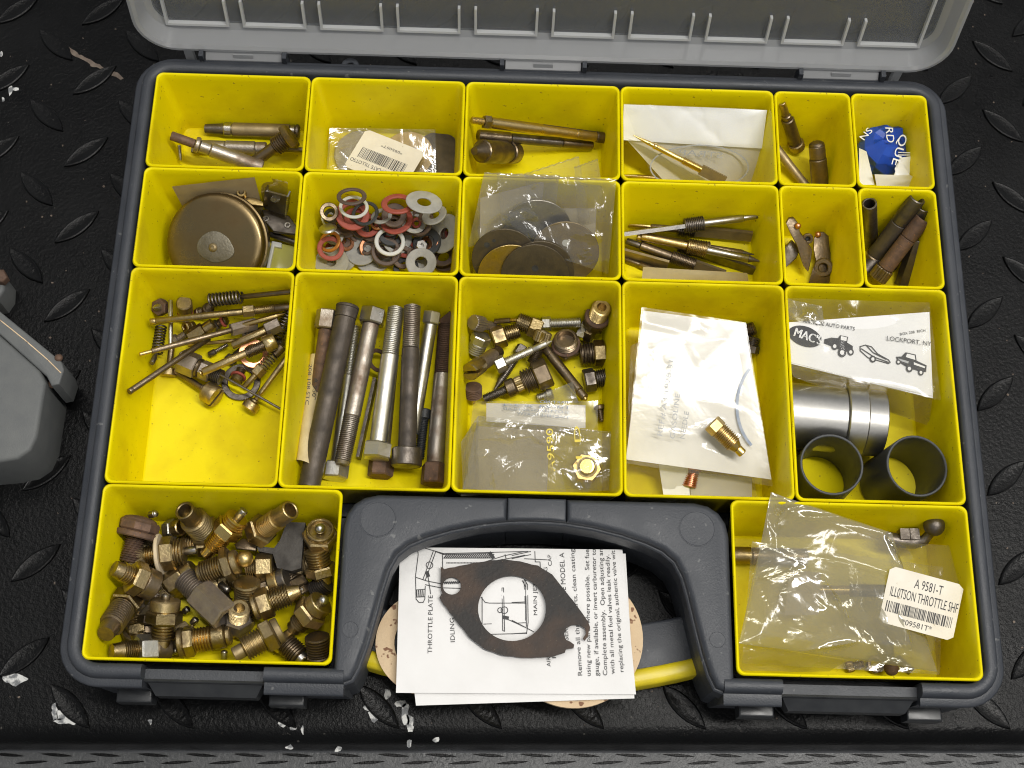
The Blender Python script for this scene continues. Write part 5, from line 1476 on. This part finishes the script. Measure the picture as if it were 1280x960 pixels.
mesh_obj('header_card', V, Fc, 'paper', mb, 40, base)
V, Fc, n2 = sheet([w(15, 60, 4.7), w(640, 80, 4.8), w(690, 500, 4.15), w(10, 350, 4.5)], 44, 30, 0.22, 8.6, 0.5)
mesh_obj('film', V, Fc, 'smooth_bag', mb, 28, base)
V, Fc, n2 = sheet([w(20, 330, 4.3), w(655, 480, 4.0), w(640, 610, 2.0), w(60, 400, 3.9)], 30, 12, 0.26, 5.6, 0.8)
mesh_obj('lower_film', V, Fc, 'clear_bag', mb, 28, base)
V, Fc, n2 = sheet([w(20, 60, 4.5), w(180, 95, 4.8), w(190, 175, 4.9), w(20, 150, 4.9)], 14, 12, 0.30, 4.6, 0.9)
mesh_obj('loose_fold', V, Fc, 'milky_bag', mb, 28, base)
def hp(x, y):
    """point of the header card under zoom position x, y"""
    u = (x - 22) / 625.0
    yt = 165 + (120 - 165) * u
    yb = 335 + (490 - 335) * u
    v = (y - yt) / (yb - yt)
    return hdr(u, v) + n * (crm(min(max(u, 0), 1), min(max(v, 0), 1)) + 0.045)
def fill(pts, mat, name, extra=0.0):
    P = [hp(x, y) + n * extra for x, y in pts]
    return mesh_obj(name, [tuple(p) for p in P], [tuple(range(len(P)))], mat, mb, None, base)
ell = lambda cx, cy, rx, ry, rot=0, k=24: [(cx + rx * math.cos(t) * math.cos(rot) - ry * math.sin(t) * math.sin(rot), cy + rx * math.cos(t) * math.sin(rot) + ry * math.sin(t) * math.cos(rot)) for t in [2 * math.pi * i / k for i in range(k)]]
fill(ell(105, 225, 74, 42, 0.35), 'ink', 'logo_oval')
put_text("MAC'S", hp(55, 222) + n * 0.02, hp(170, 262) + n * 0.02, 0.42, n, 'white_ink', mb, base, bold=0.03)
put_text('ANTIQUE AUTO PARTS', hp(95, 165), hp(320, 200), 0.18, n, 'ink', mb, base)
put_text('LOCKPORT, NY', hp(455, 243), hp(645, 268), 0.22, n, 'ink', mb, base, lift=0.06)
put_text('BOX 238  RICH', hp(515, 222), hp(625, 205), 0.13, n, 'ink', mb, base)
def car(cx, cy, s, dark, style):
    rot = 0.28
    def T(x, y):
        return (cx + s * (x * math.cos(rot) - y * math.sin(rot)), cy + s * (x * math.sin(rot) + y * math.cos(rot)))
    if style == 'tourer':
        body = [(-52, -6), (-30, -18), (-8, -22), (-4, -34), (24, -36), (26, -16), (48, -10), (52, 8), (40, 14), (0, 14), (-30, 10), (-50, 8)]
        fill([T(x, y) for x, y in body], 'ink', 'car_print', 0.004)
        fill([T(x, y) for x, y in [(0, -32), (21, -33), (22, -20), (2, -19)]], 'paper', 'car_window', 0.010)
        wh = [(-12, 8, 13), (18, 22, 16), (46, 12, 12)]
    elif style == 'coupe':
        body = [(-56, -14), (-40, -24), (-18, -24), (8, -6), (48, 4), (56, 10), (52, 16), (-20, 16), (-52, 0)]
        pts = [T(x, y) for x, y in body] + [T(*body[0])]
        V, Fc = ribbon_mesh([[hp(*p) for p in pts], [hp(*T(-34, -22)), hp(*T(-8, -6)), hp(*T(40, 4))], [hp(*T(-50, -8)), hp(*T(0, 8)), hp(*T(50, 12))]], n, 0.05)
        mesh_obj('car_print', V, Fc, 'ink', mb, None, base)
        wh = [(-4, 16, 12)]
    else:
        body = [(-58, -8), (-40, -14), (-30, -32), (6, -34), (14, -14), (52, -8), (56, 14), (44, 20), (-10, 18), (-50, 6)]
        fill([T(x, y) for x, y in body], 'ink', 'car_print', 0.004)
        fill([T(x, y) for x, y in [(-24, -29), (3, -30), (9, -15), (-26, -16)]], 'paper', 'car_window', 0.010)
        fill([T(x, y) for x, y in [(6, -6), (48, -2), (48, 4), (8, 2)]], 'paper', 'car_window', 0.010)
        fill([T(x, y) for x, y in [(-50, -4), (-12, -4), (-12, 4), (-46, 2)]], 'grey_ink', 'car_door', 0.010)
        wh = [(-4, 20, 13), (38, 22, 11), (-46, 8, 9)]
    for x, y, r in wh:
        fill(ell(*T(x, y), r * s * 0.9, r * s), 'ink', 'car_wheel', 0.014)
        fill(ell(*T(x, y), r * s * 0.45, r * s * 0.5), 'paper', 'car_hub', 0.020)
car(250, 262, 1.25, 1, 'tourer')
car(405, 305, 1.25, 0, 'coupe')
car(560, 342, 1.22, 1, 'sedan')

# ---------------- wide cup: brass fittings
w = win(110, 600, 0.25, (-19.75, -8.77), 0.4)
GF = 'brass fittings in the wide cup'
GBr, BB = 'grey_brass', 'brass'
F_ = [
 ('rusty plug with a wide domed hex head and two holes', (205, 410, 1.2), (268, 180, 2.7), [('thread', 'thr', .50, .46, 'rust'), ('washer', 'cyl', .12, 1.04, 'rust'), ('hex_head', 'oct', .22, .98, 'rust'), ('dome', 'dome', .10, .80, 'rust')], 5),
 ('brass fitting with an open round mouth against the back wall', (610, 285, 1.2), (480, 150, 3.7), [('hex', 'hex', .28, .82, AB), ('thread', 'thr', .40, .66, AB), ('mouth', 'bore', .32, .46, AB, .33)], 10),
 ('shiny gold valve fitting with a steel pin pointing back', (588, 375, 2.2), (782, 150, 3.2), [('tip', 'cyl', .18, .32, 'bright_brass'), ('thread', 'thr', .30, .50, 'bright_brass'), ('hex', 'hex', .20, .72, 'bright_brass'), ('cap', 'thr', .16, .58, 'bright_brass'), ('pin', 'cyl', .16, .20, 'steel')], 15),
 ('brass fitting with a round open nose pointing at the back right', (815, 285, 1.9), (1015, 148, 3.5), [('ball', 'ball', .12, .24, 'steel'), ('hex', 'hex', .22, .78, AB), ('thread', 'thr', .34, .52, BB), ('nose', 'bore', .32, .46, AB, .34)], 0),
 ('hex fitting facing up with a steel ball in its slotted centre', (1165, 330, 1.6), (1160, 240, 3.0), [('thread', 'thr', .40, .60, AB), ('hex', 'hex', .34, .86, AB), ('ring', 'bore', .20, .66, AB, .52), ('ball', 'ball', .06, .25, 'bright_steel')], 8),
 ('brass valve with a cream washer and a steel pin', (240, 385, 2.1), (545, 350, 2.2), [('nose', 'cone', .16, .36, AB, .42), ('thread', 'thr', .20, .46, BB), ('washer', 'cyl', .06, .98, 'cream_fibre'), ('hex', 'hex', .22, .80, AB), ('cap', 'thr', .16, .66, AB), ('pin', 'cyl', .20, .20, 'steel')], 12),
 ('brass nipple with a drilled ball end lying across the middle', (550, 470, 2.4), (815, 385, 2.8), [('mouth', 'cyl', .06, .40, AB), ('thread', 'thr', .42, .54, AB), ('hex', 'hex', .16, .84, AB), ('neck', 'cyl', .12, .58, AB), ('ball', 'ball', .24, .40, BB)], 20),
 ('stubby brass hex end behind the drilled ball', (790, 440, 1.9), (925, 432, 1.9), [('thread', 'thr', .38, .42, AB), ('hex', 'hex', .62, .66, AB)], 10),
 ('brass fitting with a steel ball set in a round brown face', (130, 440, 1.9), (350, 540, 2.7), [('nose', 'cone', .16, .36, AB, .42), ('thread', 'thr', .20, .46, AB), ('hex', 'hex', .26, .80, AB), ('cap', 'cyl', .26, .72, BS), ('ball', 'ball', .08, .26, 'bright_steel')], 0),
 ('brown fitting with a bright hex edge pointing down at the front left', (215, 575, 2.2), (88, 770, 1.7), [('cap', 'cyl', .10, .62, AB), ('hex', 'hex', .24, .78, AB), ('thread', 'thr', .46, .58, BS), ('nose', 'cone', .20, .46, BS, .38)], 10),
 ('brass valve standing on its nose with a steel ball on top', (368, 850, 1.9), (390, 570, 2.9), [('nose', 'cyl', .20, .38, AB), ('thread', 'thr', .28, .56, AB), ('hex', 'hex', .22, .84, AB), ('cap', 'cyl', .20, .70, AB), ('pin', 'cyl', .10, .20, 'steel')], 20),
 ('large grey hex elbow fitting in the middle of the heap', (480, 490, 2.0), (690, 690, 2.5), [('thread', 'thr', .36, .60, GBr), ('hex', 'hexbore', .64, .80, GBr, .44)], 25),
 ('short threaded plug standing between two hex fittings', (800, 620, 1.4), (795, 510, 2.4), [('nose', 'cyl', .25, .36, AB), ('thread', 'thr', .75, .62, AB)], 0),
 ('brass fitting with a pointed nose and a worn hex, pointing right', (825, 640, 2.3), (1075, 545, 2.4), [('cap', 'cyl', .10, .62, AB), ('hex', 'hex', .26, .74, AB), ('thread', 'thr', .36, .54, AB), ('nose', 'cone', .22, .42, AB, .26), ('pin', 'cyl', .06, .10, 'steel')], 10),
 ('brass valve leaning at the right wall with a steel ball', (1025, 745, 1.5), (1185, 595, 2.8), [('nose', 'cyl', .14, .38, AB), ('thread', 'thr', .26, .48, AB), ('hex', 'hex', .28, .82, AB), ('cap', 'cyl', .22, .62, AB), ('ball', 'ball', .10, .25, 'bright_steel')], 5),
 ('small grey fitting looking straight up with an open bore', (745, 730, 1.3), (757, 640, 2.8), [('hex', 'hex', .52, .68, GBr), ('thread', 'thrbore', .48, .50, AB, .26)], 12),
 ('brass valve with pale flange lying at the front centre', (455, 815, 1.9), (715, 775, 2.0), [('flange', 'cyl', .10, .70, AB), ('hex', 'hex', .20, .74, AB), ('thread', 'thr', .34, .58, BB), ('collar', 'cyl', .26, .56, AB), ('end', 'cyl', .10, .44, AB)], 0),
 ('green-stained brass fitting with a hollow nose at the front', (965, 745, 2.3), (728, 875, 2.4), [('cap', 'cyl', .14, .62, 'dull_brass'), ('hex', 'hex', .24, .80, AB), ('thread', 'thr', .40, .60, AB), ('nose', 'bore', .22, .34, 'dull_brass', .16)], 15),
 ('brass fitting with a grey hex lying in the front left corner', (118, 855, 1.4), (400, 845, 1.5), [('nose', 'cone', .18, .32, AB, .40), ('thread', 'thr', .26, .46, AB), ('hex', 'hex', .30, .72, 'zinc'), ('cap', 'cyl', .26, .60, BS)], 8),
 ('brass fitting with drilled holes standing at the right wall', (1180, 520, 1.4), (1140, 345, 2.4), [('drilled_end', 'cyl', .26, .40, BB), ('hex', 'hex', .28, .74, AB), ('thread', 'thr', .46, .56, AB)], 10),
 ('round dark threaded cap in the front right corner', (1160, 900, 1.4), (1145, 780, 2.2), [('rim', 'cyl', .25, .60, BS), ('thread', 'thr', .75, .58, BS)], 0),
 ('brown threaded fitting slanting at the front right', (960, 790, 1.5), (1080, 905, 1.5), [('hex', 'hex', .25, .62, AB), ('thread', 'thr', .55, .54, BS), ('nose', 'cyl', .20, .34, 'steel')], 20),
 ('small hex fitting hidden behind the grey elbow', (400, 530, 1.5), (530, 440, 1.9), [('hex', 'hex', .62, .58, AB), ('cap', 'cyl', .38, .46, AB)], 15),
 ('plain brass cylinder plug behind the pointed fitting', (920, 520, 1.6), (1000, 490, 1.9), [('cap', 'cyl', .55, .60, BB), ('end', 'cyl', .45, .58, DS)], 0),
 ('threaded stub under the right-hand valve', (1130, 560, 1.2), (1200, 510, 1.6), [('thread', 'thr', 1, .50, DS)], 0),
 ('worn brass flange lying at the left wall beneath the others', (245, 760, 1.0), (240, 720, 1.6), [('flange', 'cyl', .6, .72, AB), ('cap', 'cyl', .4, .5, AB)], 0),
 ('zinc nut end behind the cream washer', (400, 250, 1.2), (470, 235, 1.8), [('hex', 'hex', .5, .5, 'zinc'), ('cap', 'cyl', .5, .40, AB)], 12),
 ('dull threaded fitting buried at the back behind the cream washer', (470, 330, 1.2), (600, 320, 1.3), [('thread', 'thr', .6, .5, AB), ('hex', 'hex', .4, .6, AB)], 0),
]
rf = random.Random(21)
for k in range(22):
    x, y, a_ = rf.uniform(190, 1120), rf.uniform(330, 830), rf.uniform(0, 6.28)
    m_ = rf.choice((AB, AB, BS, GBr, 'brass', 'dull_brass', 'dull_brass'))
    ln_ = rf.uniform(75, 100)
    F_.append(('tarnished fitting at the bottom of the heap of brass fittings', (x - ln_ * math.cos(a_), y - ln_ * math.sin(a_), 1.15), (x + ln_ * math.cos(a_), y + ln_ * math.sin(a_), 1.2),
               [('nose', 'cone', .18, .3, m_, .42), ('thread', 'thr', .32, .5, m_), ('hex', 'hex', .28, rf.uniform(.62, .78), m_), ('cap', 'cyl', .22, .55, m_)], rf.uniform(0, 60)))
for lab, a, b, segs, spin in F_:
    turn('brass_fitting', lab, 'fitting', w(*a), w(*b), segs, GF, spin)
for x0, y0, x1, y1, z in [(660, 520, 705, 555, 2.0), (410, 865, 450, 850, 1.4), (680, 895, 682, 850, 1.6), (310, 175, 345, 165, 1.5), (520, 720, 545, 690, 1.6), (480, 660, 505, 640, 1.3)]:
    turn('valve_pin', 'small steel valve pin poking out between the brass fittings', 'pin', w(x0, y0, z), w(x1, y1, z + 0.15), [('shank', 'cyl', 0.8, 0.17, 'steel'), ('tip', 'dome', 0.2, 0.16, 'steel')], 'steel pins among the fittings')
base = w(990, 330, 1.2)
cs = thing('cast_lever', 'dark cast iron lever block among the brass fittings', 'lever', base)
V, Fc = prism([tuple(w(x, y, 2.2).to_2d()) for x, y in [(845, 330), (930, 340), (960, 300), (990, 200), (1085, 210), (1075, 300), (1065, 440), (1020, 455), (945, 440), (925, 370), (850, 355)][::-1]], 1.0, 2.2)
mesh_obj('block', V, Fc, 'cast_iron', cs, 40, base)
base = w(790, 320, 1.2)
fp = thing('flat_link', 'small flat brown link plate behind the drilled ball fitting', 'link', base)
V, Fc = prism([tuple(w(x, y, 1.8).to_2d()) for x, y in [(730, 320), (770, 290), (850, 300), (840, 355), (740, 345)][::-1]], 1.5, 1.8, 0.06)
mesh_obj('plate', V, Fc, BS, fp, 40, base)

# ---------------- wide cup: crumpled clear bag with label
w = win(860, 560, 0.35413)
turn('brass_tube', 'brass tube end sticking out of the crumpled bag', 'tube', w(140, 378, 1.4), w(420, 385, 1.4), [('mouth', 'cyl', 0.3, 0.42, AB), ('barrel', 'cyl', 0.7, 0.40, BS)])
turn('throttle_rod', 'brass throttle shaft inside the crumpled bag', 'shaft', w(440, 500, 2.0), w(700, 505, 2.2), [('barrel', 'cyl', 0.5, 0.22, BB), ('shank', 'cyl', 0.5, 0.30, BS)])
base = w(820, 320, 1.4)
bl = thing('ball_lever', 'dark steel lever with a round ball end rising at the back', 'lever', base)
path = [w(700, 320, 2.3), w(760, 330, 2.3), w(800, 334, 2.4), w(835, 325, 2.6), w(855, 300, 2.9), w(866, 285, 3.2)]
V, Fc = sweep_tube(path, 0.30, 12, [1.2, 1.1, 1.0, 0.85, 0.7, 0.6])
mesh_obj('arm', V, Fc, DS, bl, 50, base)
p = w(869, 274, 3.4)
V, Fc = lathe([(-0.5 * math.cos(t * math.pi / 14), 0.5 * math.sin(t * math.pi / 14)) for t in range(15)], 24)
mesh_obj('ball', [(x + p.x, y + p.y, z + p.z) for x, y, z in V], Fc, DS, bl, 60, base)
for x in (760, 795):
    p = w(x, 308, 2.5)
    solid_box('tooth', (p.x, p.y, p.z), (0.22, 0.26, 0.30), DS, bl, base)
base = w(710, 760, 1.0)
bl = thing('ball_lever', 'dark steel lever with a ball end poking out under the front of the bag', 'lever', base)
V, Fc = sweep_tube([w(700, 690, 1.3), w(708, 730, 1.4), w(718, 770, 1.6)], 0.28, 12, [1.2, 1.0, 0.8])
mesh_obj('arm', V, Fc, DS, bl, 50, base)
p = w(718, 778, 1.75)
V, Fc = lathe([(-0.34 * math.cos(t * math.pi / 14), 0.34 * math.sin(t * math.pi / 14)) for t in range(15)], 24)
mesh_obj('ball', [(x + p.x, y + p.y, z + p.z) for x, y, z in V], Fc, 'rust', bl, 60, base)
turn('flat_lever', 'flat dark lever lying beside the front ball end', 'lever', w(735, 740, 1.0), w(790, 790, 1.1), [('arm', 'flat', 1, 0.28, DS, 0.1)], None, 85)
washer('small dark ring lying under the front of the crumpled bag', w(660, 765, 0.95), 0.42, 0.24, BS, (0, 0), 0.2, None, 'ring')
turn('small_screw', 'small brass screw under the front edge of the crumpled bag', 'screw', w(560, 775, 0.95), w(620, 762, 1.1), [('head', 'knurl', 0.4, 0.26, AB), ('thread', 'thr', 0.6, 0.2, AB)])
base = w(500, 450, 3)
tb = thing('parts_bag', 'large crumpled clear bag with a barcode sticker filling the wide cup', 'bag', base)
V, Fc, n = sheet([w(295, 155, 5.6), w(720, 300, 4.6), w(880, 790, 3.0), w(178, 690, 4.4)], 120, 120, 0.62, 2.1, 0.62, belly=0.8)
mesh_obj('film', V, Fc, 'bulky_bag', tb, 26, base)
V, Fc, n = sheet([w(225, 330, 3.0), w(900, 420, 3.2), w(890, 800, 1.6), w(190, 760, 1.9)], 40, 36, 0.35, 6.3, 0.5, zmin=0.85)
mesh_obj('under_film', V, Fc, 'clear_bag', tb, 26, base)
V, Fc, n = sheet([w(700, 330, 4.3), w(945, 345, 3.2), w(975, 490, 4.0), w(720, 430, 4.6)], 18, 16, 0.3, 4.4, 0.6)
mesh_obj('flap', V, Fc, 'clear_bag', tb, 26, base)
V, Fc, n = sheet([w(180, 690, 4.3), w(560, 750, 3.4), w(500, 790, 2.2), w(185, 790, 2.4)], 20, 8, 0.25, 7.4, 0.8)
mesh_obj('lower_flap', V, Fc, 'milky_bag', tb, 26, base)
V, Fc, n = sheet([w(360, 430, 2.4), w(470, 440, 2.4), w(460, 590, 2.2), (w(340, 590, 2.2))], 6, 6, 0.1, 1.4, 0.8)
mesh_obj('insert', V, Fc, 'yellowed_paper', tb, 40, base)
TLs, TRs, BLs = w(715, 415, 4.85), w(975, 485, 4.65), w(672, 612, 4.35)
P, n = sticker(tb, base, TLs, TRs, BLs, 'white_label', 0.07)
put_text('A 9581-T', P(0.36, 0.27), P(0.74, 0.27), 0.42, n, 'ink', tb, base)
put_text('ILL0TSON THROTTLE SHF', P(0.07, 0.51), P(0.98, 0.51), 0.44, n, 'ink', tb, base)
barcode(tb, base, P, n, 0.05, 0.94, 0.60, 0.79, 5)
put_text('*09581T*', P(0.30, 0.94), P(0.70, 0.94), 0.24, n, 'ink', tb, base)

# ---------------- gaskets and leaflet over the handle
w = win(0, 0, 1.0)
ZB = 2.02
def flat_ring(label, cx, cy, rx, ry, inner, z, mat, t, cat, name, rot=0.0):
    c = at(cx, cy, z)
    R1 = (at(cx + rx, cy, z) - c).length
    R2 = (at(cx, cy + ry, z) - c).length
    k = 72
    def loop(a, b, zz):
        return [(c.x + a * math.cos(2 * math.pi * i / k), c.y + b * math.sin(2 * math.pi * i / k), zz) for i in range(k)]
    loops = [loop(R1 - inner, R2 - inner, z + t), loop(R1, R2, z + t), loop(R1, R2, z), loop(R1 - inner, R2 - inner, z)]
    V, Fc = [], []
    for lp_ in loops:
        V += lp_
    for i in range(4):
        j = (i + 1) % 4
        for q in range(k):
            q2 = (q + 1) % k
            Fc.append((i * k + q, i * k + q2, j * k + q2, j * k + q)[::-1])
    o = mesh_obj(name, V, Fc, mat, None, 40, c)
    return tag(o, label, cat)
flat_ring('speckled tan ring gasket sticking out left of the leaflet', 540, 804, 70, 67, 0.86, 2.22, 'felt', 0.24, 'gasket', 'ring_gasket')
flat_ring('broad speckled tan ring gasket sticking out right and below the leaflet', 716, 798, 87, 88, 1.5, 2.50, 'felt', 0.26, 'gasket', 'ring_gasket')
ZP = 3.05
base = at(640, 780, ZP)
pp = thing('instruction_leaflet', 'folded white instruction leaflet with a carburettor drawing and printed text', 'leaflet', base)
def paper_sheet(pts, z, nx=26, ny=26, amp=0.05, seed=1.0, curl=0.0):
    q = [at(x, y, z) for x, y in pts]
    V, Fc, n = sheet(q, nx, ny, amp, seed, 0.35)
    return V, Fc
V, Fc = paper_sheet([(497, 690), (782, 692), (793, 873), (520, 882)], ZP - 0.14, 24, 24, 0.05, 5.0)
mesh_obj('back_leaf', V, Fc, 'paper', pp, 60, base)
LQ = [at(x, y, ZP) for x, y in [(500, 684), (778, 687), (795, 868), (495, 866)]]
V, Fc, _n = sheet(LQ, 56, 40, 0.14, 3.0, 0.34)
leaf_off, _n = sheet(LQ, 1, 1, 0.14, 3.0, 0.34, probe=True)
def on_leaf(p):
    e1, e2 = LQ[1] - LQ[0], LQ[3] - LQ[0]
    d = p - LQ[0]
    u, v = d.dot(e1) / e1.length_squared, d.dot(e2) / e2.length_squared
    return Vector((p.x, p.y, ZP + 0.035 + leaf_off(min(max(u, 0), 1), min(max(v, 0), 1))))
mesh_obj('front_leaf', V, Fc, 'paper', pp, 60, base)
ZI = ZP + 0.07
def px(x, y):
    return at(x, y, ZI)
def px2(x, y):                                # positions in the enlarged left view of the leaflet
    return on_leaf(at(440 + x * 0.26036, 650 + y * 0.26036, ZI))
def px3(x, y):                                # positions in the enlarged right view of the leaflet
    return on_leaf(at(640 + x * 0.26052, 650 + y * 0.26052, ZI))
L2 = lambda *p: [px2(*q) for q in p]
L3 = lambda *p: [px3(*q) for q in p]
circ = lambda f, cx, cy, r, k=18: [f(cx + r * math.cos(2 * math.pi * i / k), cy + r * math.sin(2 * math.pi * i / k)) for i in range(k + 1)]
lines = [L2((315, 140), (318, 165), (305, 270), (308, 380), (322, 396), (342, 396), (350, 380), (352, 318)), L2((308, 275), (360, 292), (425, 305)), L2((352, 310), (425, 325)),
         L2((390, 150), (342, 282)), L2((402, 152), (352, 288)), L2((362, 250), (378, 355)), L2((308, 335), (350, 332)), L2((306, 370), (350, 368)),
         L2((435, 165), (435, 240)), L2((440, 165), (640, 160), (680, 155)), L2((440, 182), (670, 182)), L2((400, 150), (440, 165)), L2((640, 200), (735, 170), (830, 150)), L2((650, 205), (830, 168)),
         L2((735, 165), (740, 185)), L2((620, 370), (640, 395), (660, 398), (830, 398)), L2((625, 370), (625, 500)), L2((632, 498), (835, 492)), L2((660, 548), (840, 543)),
         L2((720, 325), (724, 530), (733, 533), (728, 325), (720, 325)), L2((730, 468), (845, 520)), L2((826, 290), (832, 400)), L2((835, 290), (838, 510)), L2((520, 300), (440, 300)), L2((520, 328), (440, 326)),
         circ(px2, 732, 432, 16), circ(px2, 712, 432, 12), circ(px2, 372, 216, 16), L2((300, 120), (440, 160), (845, 150)),
         L3((0, 170), (90, 150)), L3((0, 185), (90, 165)), L3((110, 150), (112, 200), (135, 200), (137, 235)), L3((60, 185), (170, 190)), L3((60, 285), (75, 310), (78, 490), (70, 545)), L3((50, 290), (66, 320), (66, 480)), L3((0, 395), (65, 392)), L3((0, 480), (105, 535)), L3((0, 545), (70, 540))]
V, Fc = ribbon_mesh(lines, UP, 0.035)
mesh_obj('line_drawing', V, Fc, 'ink', pp, None, base)
hatch = []
for k in range(24):
    x = 442 + 9.8 * k
    hatch.append(L2((x, 182), (x + 14, 164)))
for k in range(30):
    x = 455 + 7 * k
    hatch.append(L2((x, 205), (x + 2, 205)))
for k in range(8):
    hatch.append(L2((445 + 9 * k, 306), (452 + 9 * k, 296)))
for k in range(4):
    hatch.append(L2((310 + 10 * k, 338), (312 + 10 * k, 366)))
V, Fc = ribbon_mesh(hatch, UP, 0.05)
mesh_obj('hatching', V, Fc, 'ink', pp, None, base)
for l_ in (L2((728, 466), (748, 470)), L2((360, 250), (366, 268)), L2((662, 158), (678, 180))):
    V, Fc = ribbon_mesh([l_], UP, 0.16)
    mesh_obj('arrow', V, Fc, 'ink', pp, None, base)
for s_, a, b, h in (('THROTTLE PLATE', (384, 640), (388, 362), 0.20), ('IDLING', (494, 585), (490, 470), 0.20)):
    put_text(s_, px2(*a), px2(*b), h, UP, 'ink', pp, base, lift=0.0, surf=on_leaf)
for s_, a, b, h in (('MAIN JET', (122, 455), (118, 300), 0.17), ('PLUG', (172, 300), (170, 225), 0.17), ('CAP', (192, 218), (188, 165), 0.17), ('AIR', (186, 702), (184, 655), 0.17), ('F', (212, 662), (211, 645), 0.17),
                    ('SERVICING THE MODEL A', (272, 575), (250, 155), 0.22), ('Remove all three parts, clean casting', (338, 745), (298, 138), 0.20), ('using new parts where possible.  Set fue', (378, 748), (370, 140), 0.20),
                    ('gauge, if available, or invert carburetor to', (418, 748), (372 + 30, 138), 0.20), ('Complete assembly.  Open adjusting an', (458, 745), (412 + 24, 138), 0.20), ('with all metal fuel valves leak readily.', (494, 738), (455 + 12, 165), 0.19), ('replacing the original, authentic valve wit', (536, 728), (494, 145), 0.19)):
    put_text(s_, px3(*a), px3(*b), h, UP, 'ink', pp, base, lift=0.0, surf=on_leaf)
# flange gasket lying on the leaflet
ZG = ZP + 0.18
G_out = [(551, 709), (556, 712), (600, 703), (628, 700), (650, 702), (672, 708), (690, 719), (704, 736), (720, 757), (735, 778), (737, 784), (735, 796), (731, 801), (728, 799), (732, 793), (731, 786), (724, 781), (715, 781), (708, 786), (705, 793), (707, 800), (718, 806), (717, 810), (707, 812), (706, 816), (690, 821), (660, 823), (630, 820), (605, 811), (588, 798), (570, 776), (551, 751), (549, 748), (553, 742), (551, 738)]
gk = thing('flange_gasket', 'worn dark brown flange gasket with torn bolt hole on the leaflet', 'gasket', at(640, 770, ZG))
base = at(640, 770, ZG)
hole_c, hole_r = (640, 761), 42.5
small_c, small_r = (565, 733), 11.5
bmg = bmesh.new()
def ring_edges(pts):
    vv = [bmg.verts.new((at(x, y, ZG) - base) * S) for x, y in pts]
    return [bmg.edges.new((vv[i], vv[(i + 1) % len(vv)])) for i in range(len(vv))]
jit = random.Random(3)
dense = []
for i in range(len(G_out)):
    a, b = Vector(G_out[i]), Vector(G_out[(i + 1) % len(G_out)])
    m_ = max(1, int((b - a).length / 6))
    for t in range(m_):
        p = a.lerp(b, t / m_)
        dense.append((p.x + jit.uniform(-0.5, 0.5), p.y + jit.uniform(-0.5, 0.5)))
ed = ring_edges(dense)
ed += ring_edges([(hole_c[0] + hole_r * math.cos(-2 * math.pi * k / 48), hole_c[1] + hole_r * 0.96 * math.sin(-2 * math.pi * k / 48)) for k in range(48)])
ed += ring_edges([(small_c[0] + small_r * math.cos(-2 * math.pi * k / 20), small_c[1] + small_r * 0.95 * math.sin(-2 * math.pi * k / 20)) for k in range(20)])
bmesh.ops.triangle_fill(bmg, use_beauty=True, use_dissolve=False, edges=ed)
geo = bmesh.ops.extrude_face_region(bmg, geom=bmg.faces[:])
bmesh.ops.translate(bmg, vec=(0, 0, 0.0013), verts=[v for v in geo['geom'] if isinstance(v, bmesh.types.BMVert)])
bmesh.ops.recalc_face_normals(bmg, faces=bmg.faces[:])
me = bpy.data.meshes.new('plate')
bmg.to_mesh(me)
bmg.free()
me.materials.append(MATS['gasket_fibre'])
go = bpy.data.objects.new('plate', me)
COL.objects.link(go)
go.parent = gk
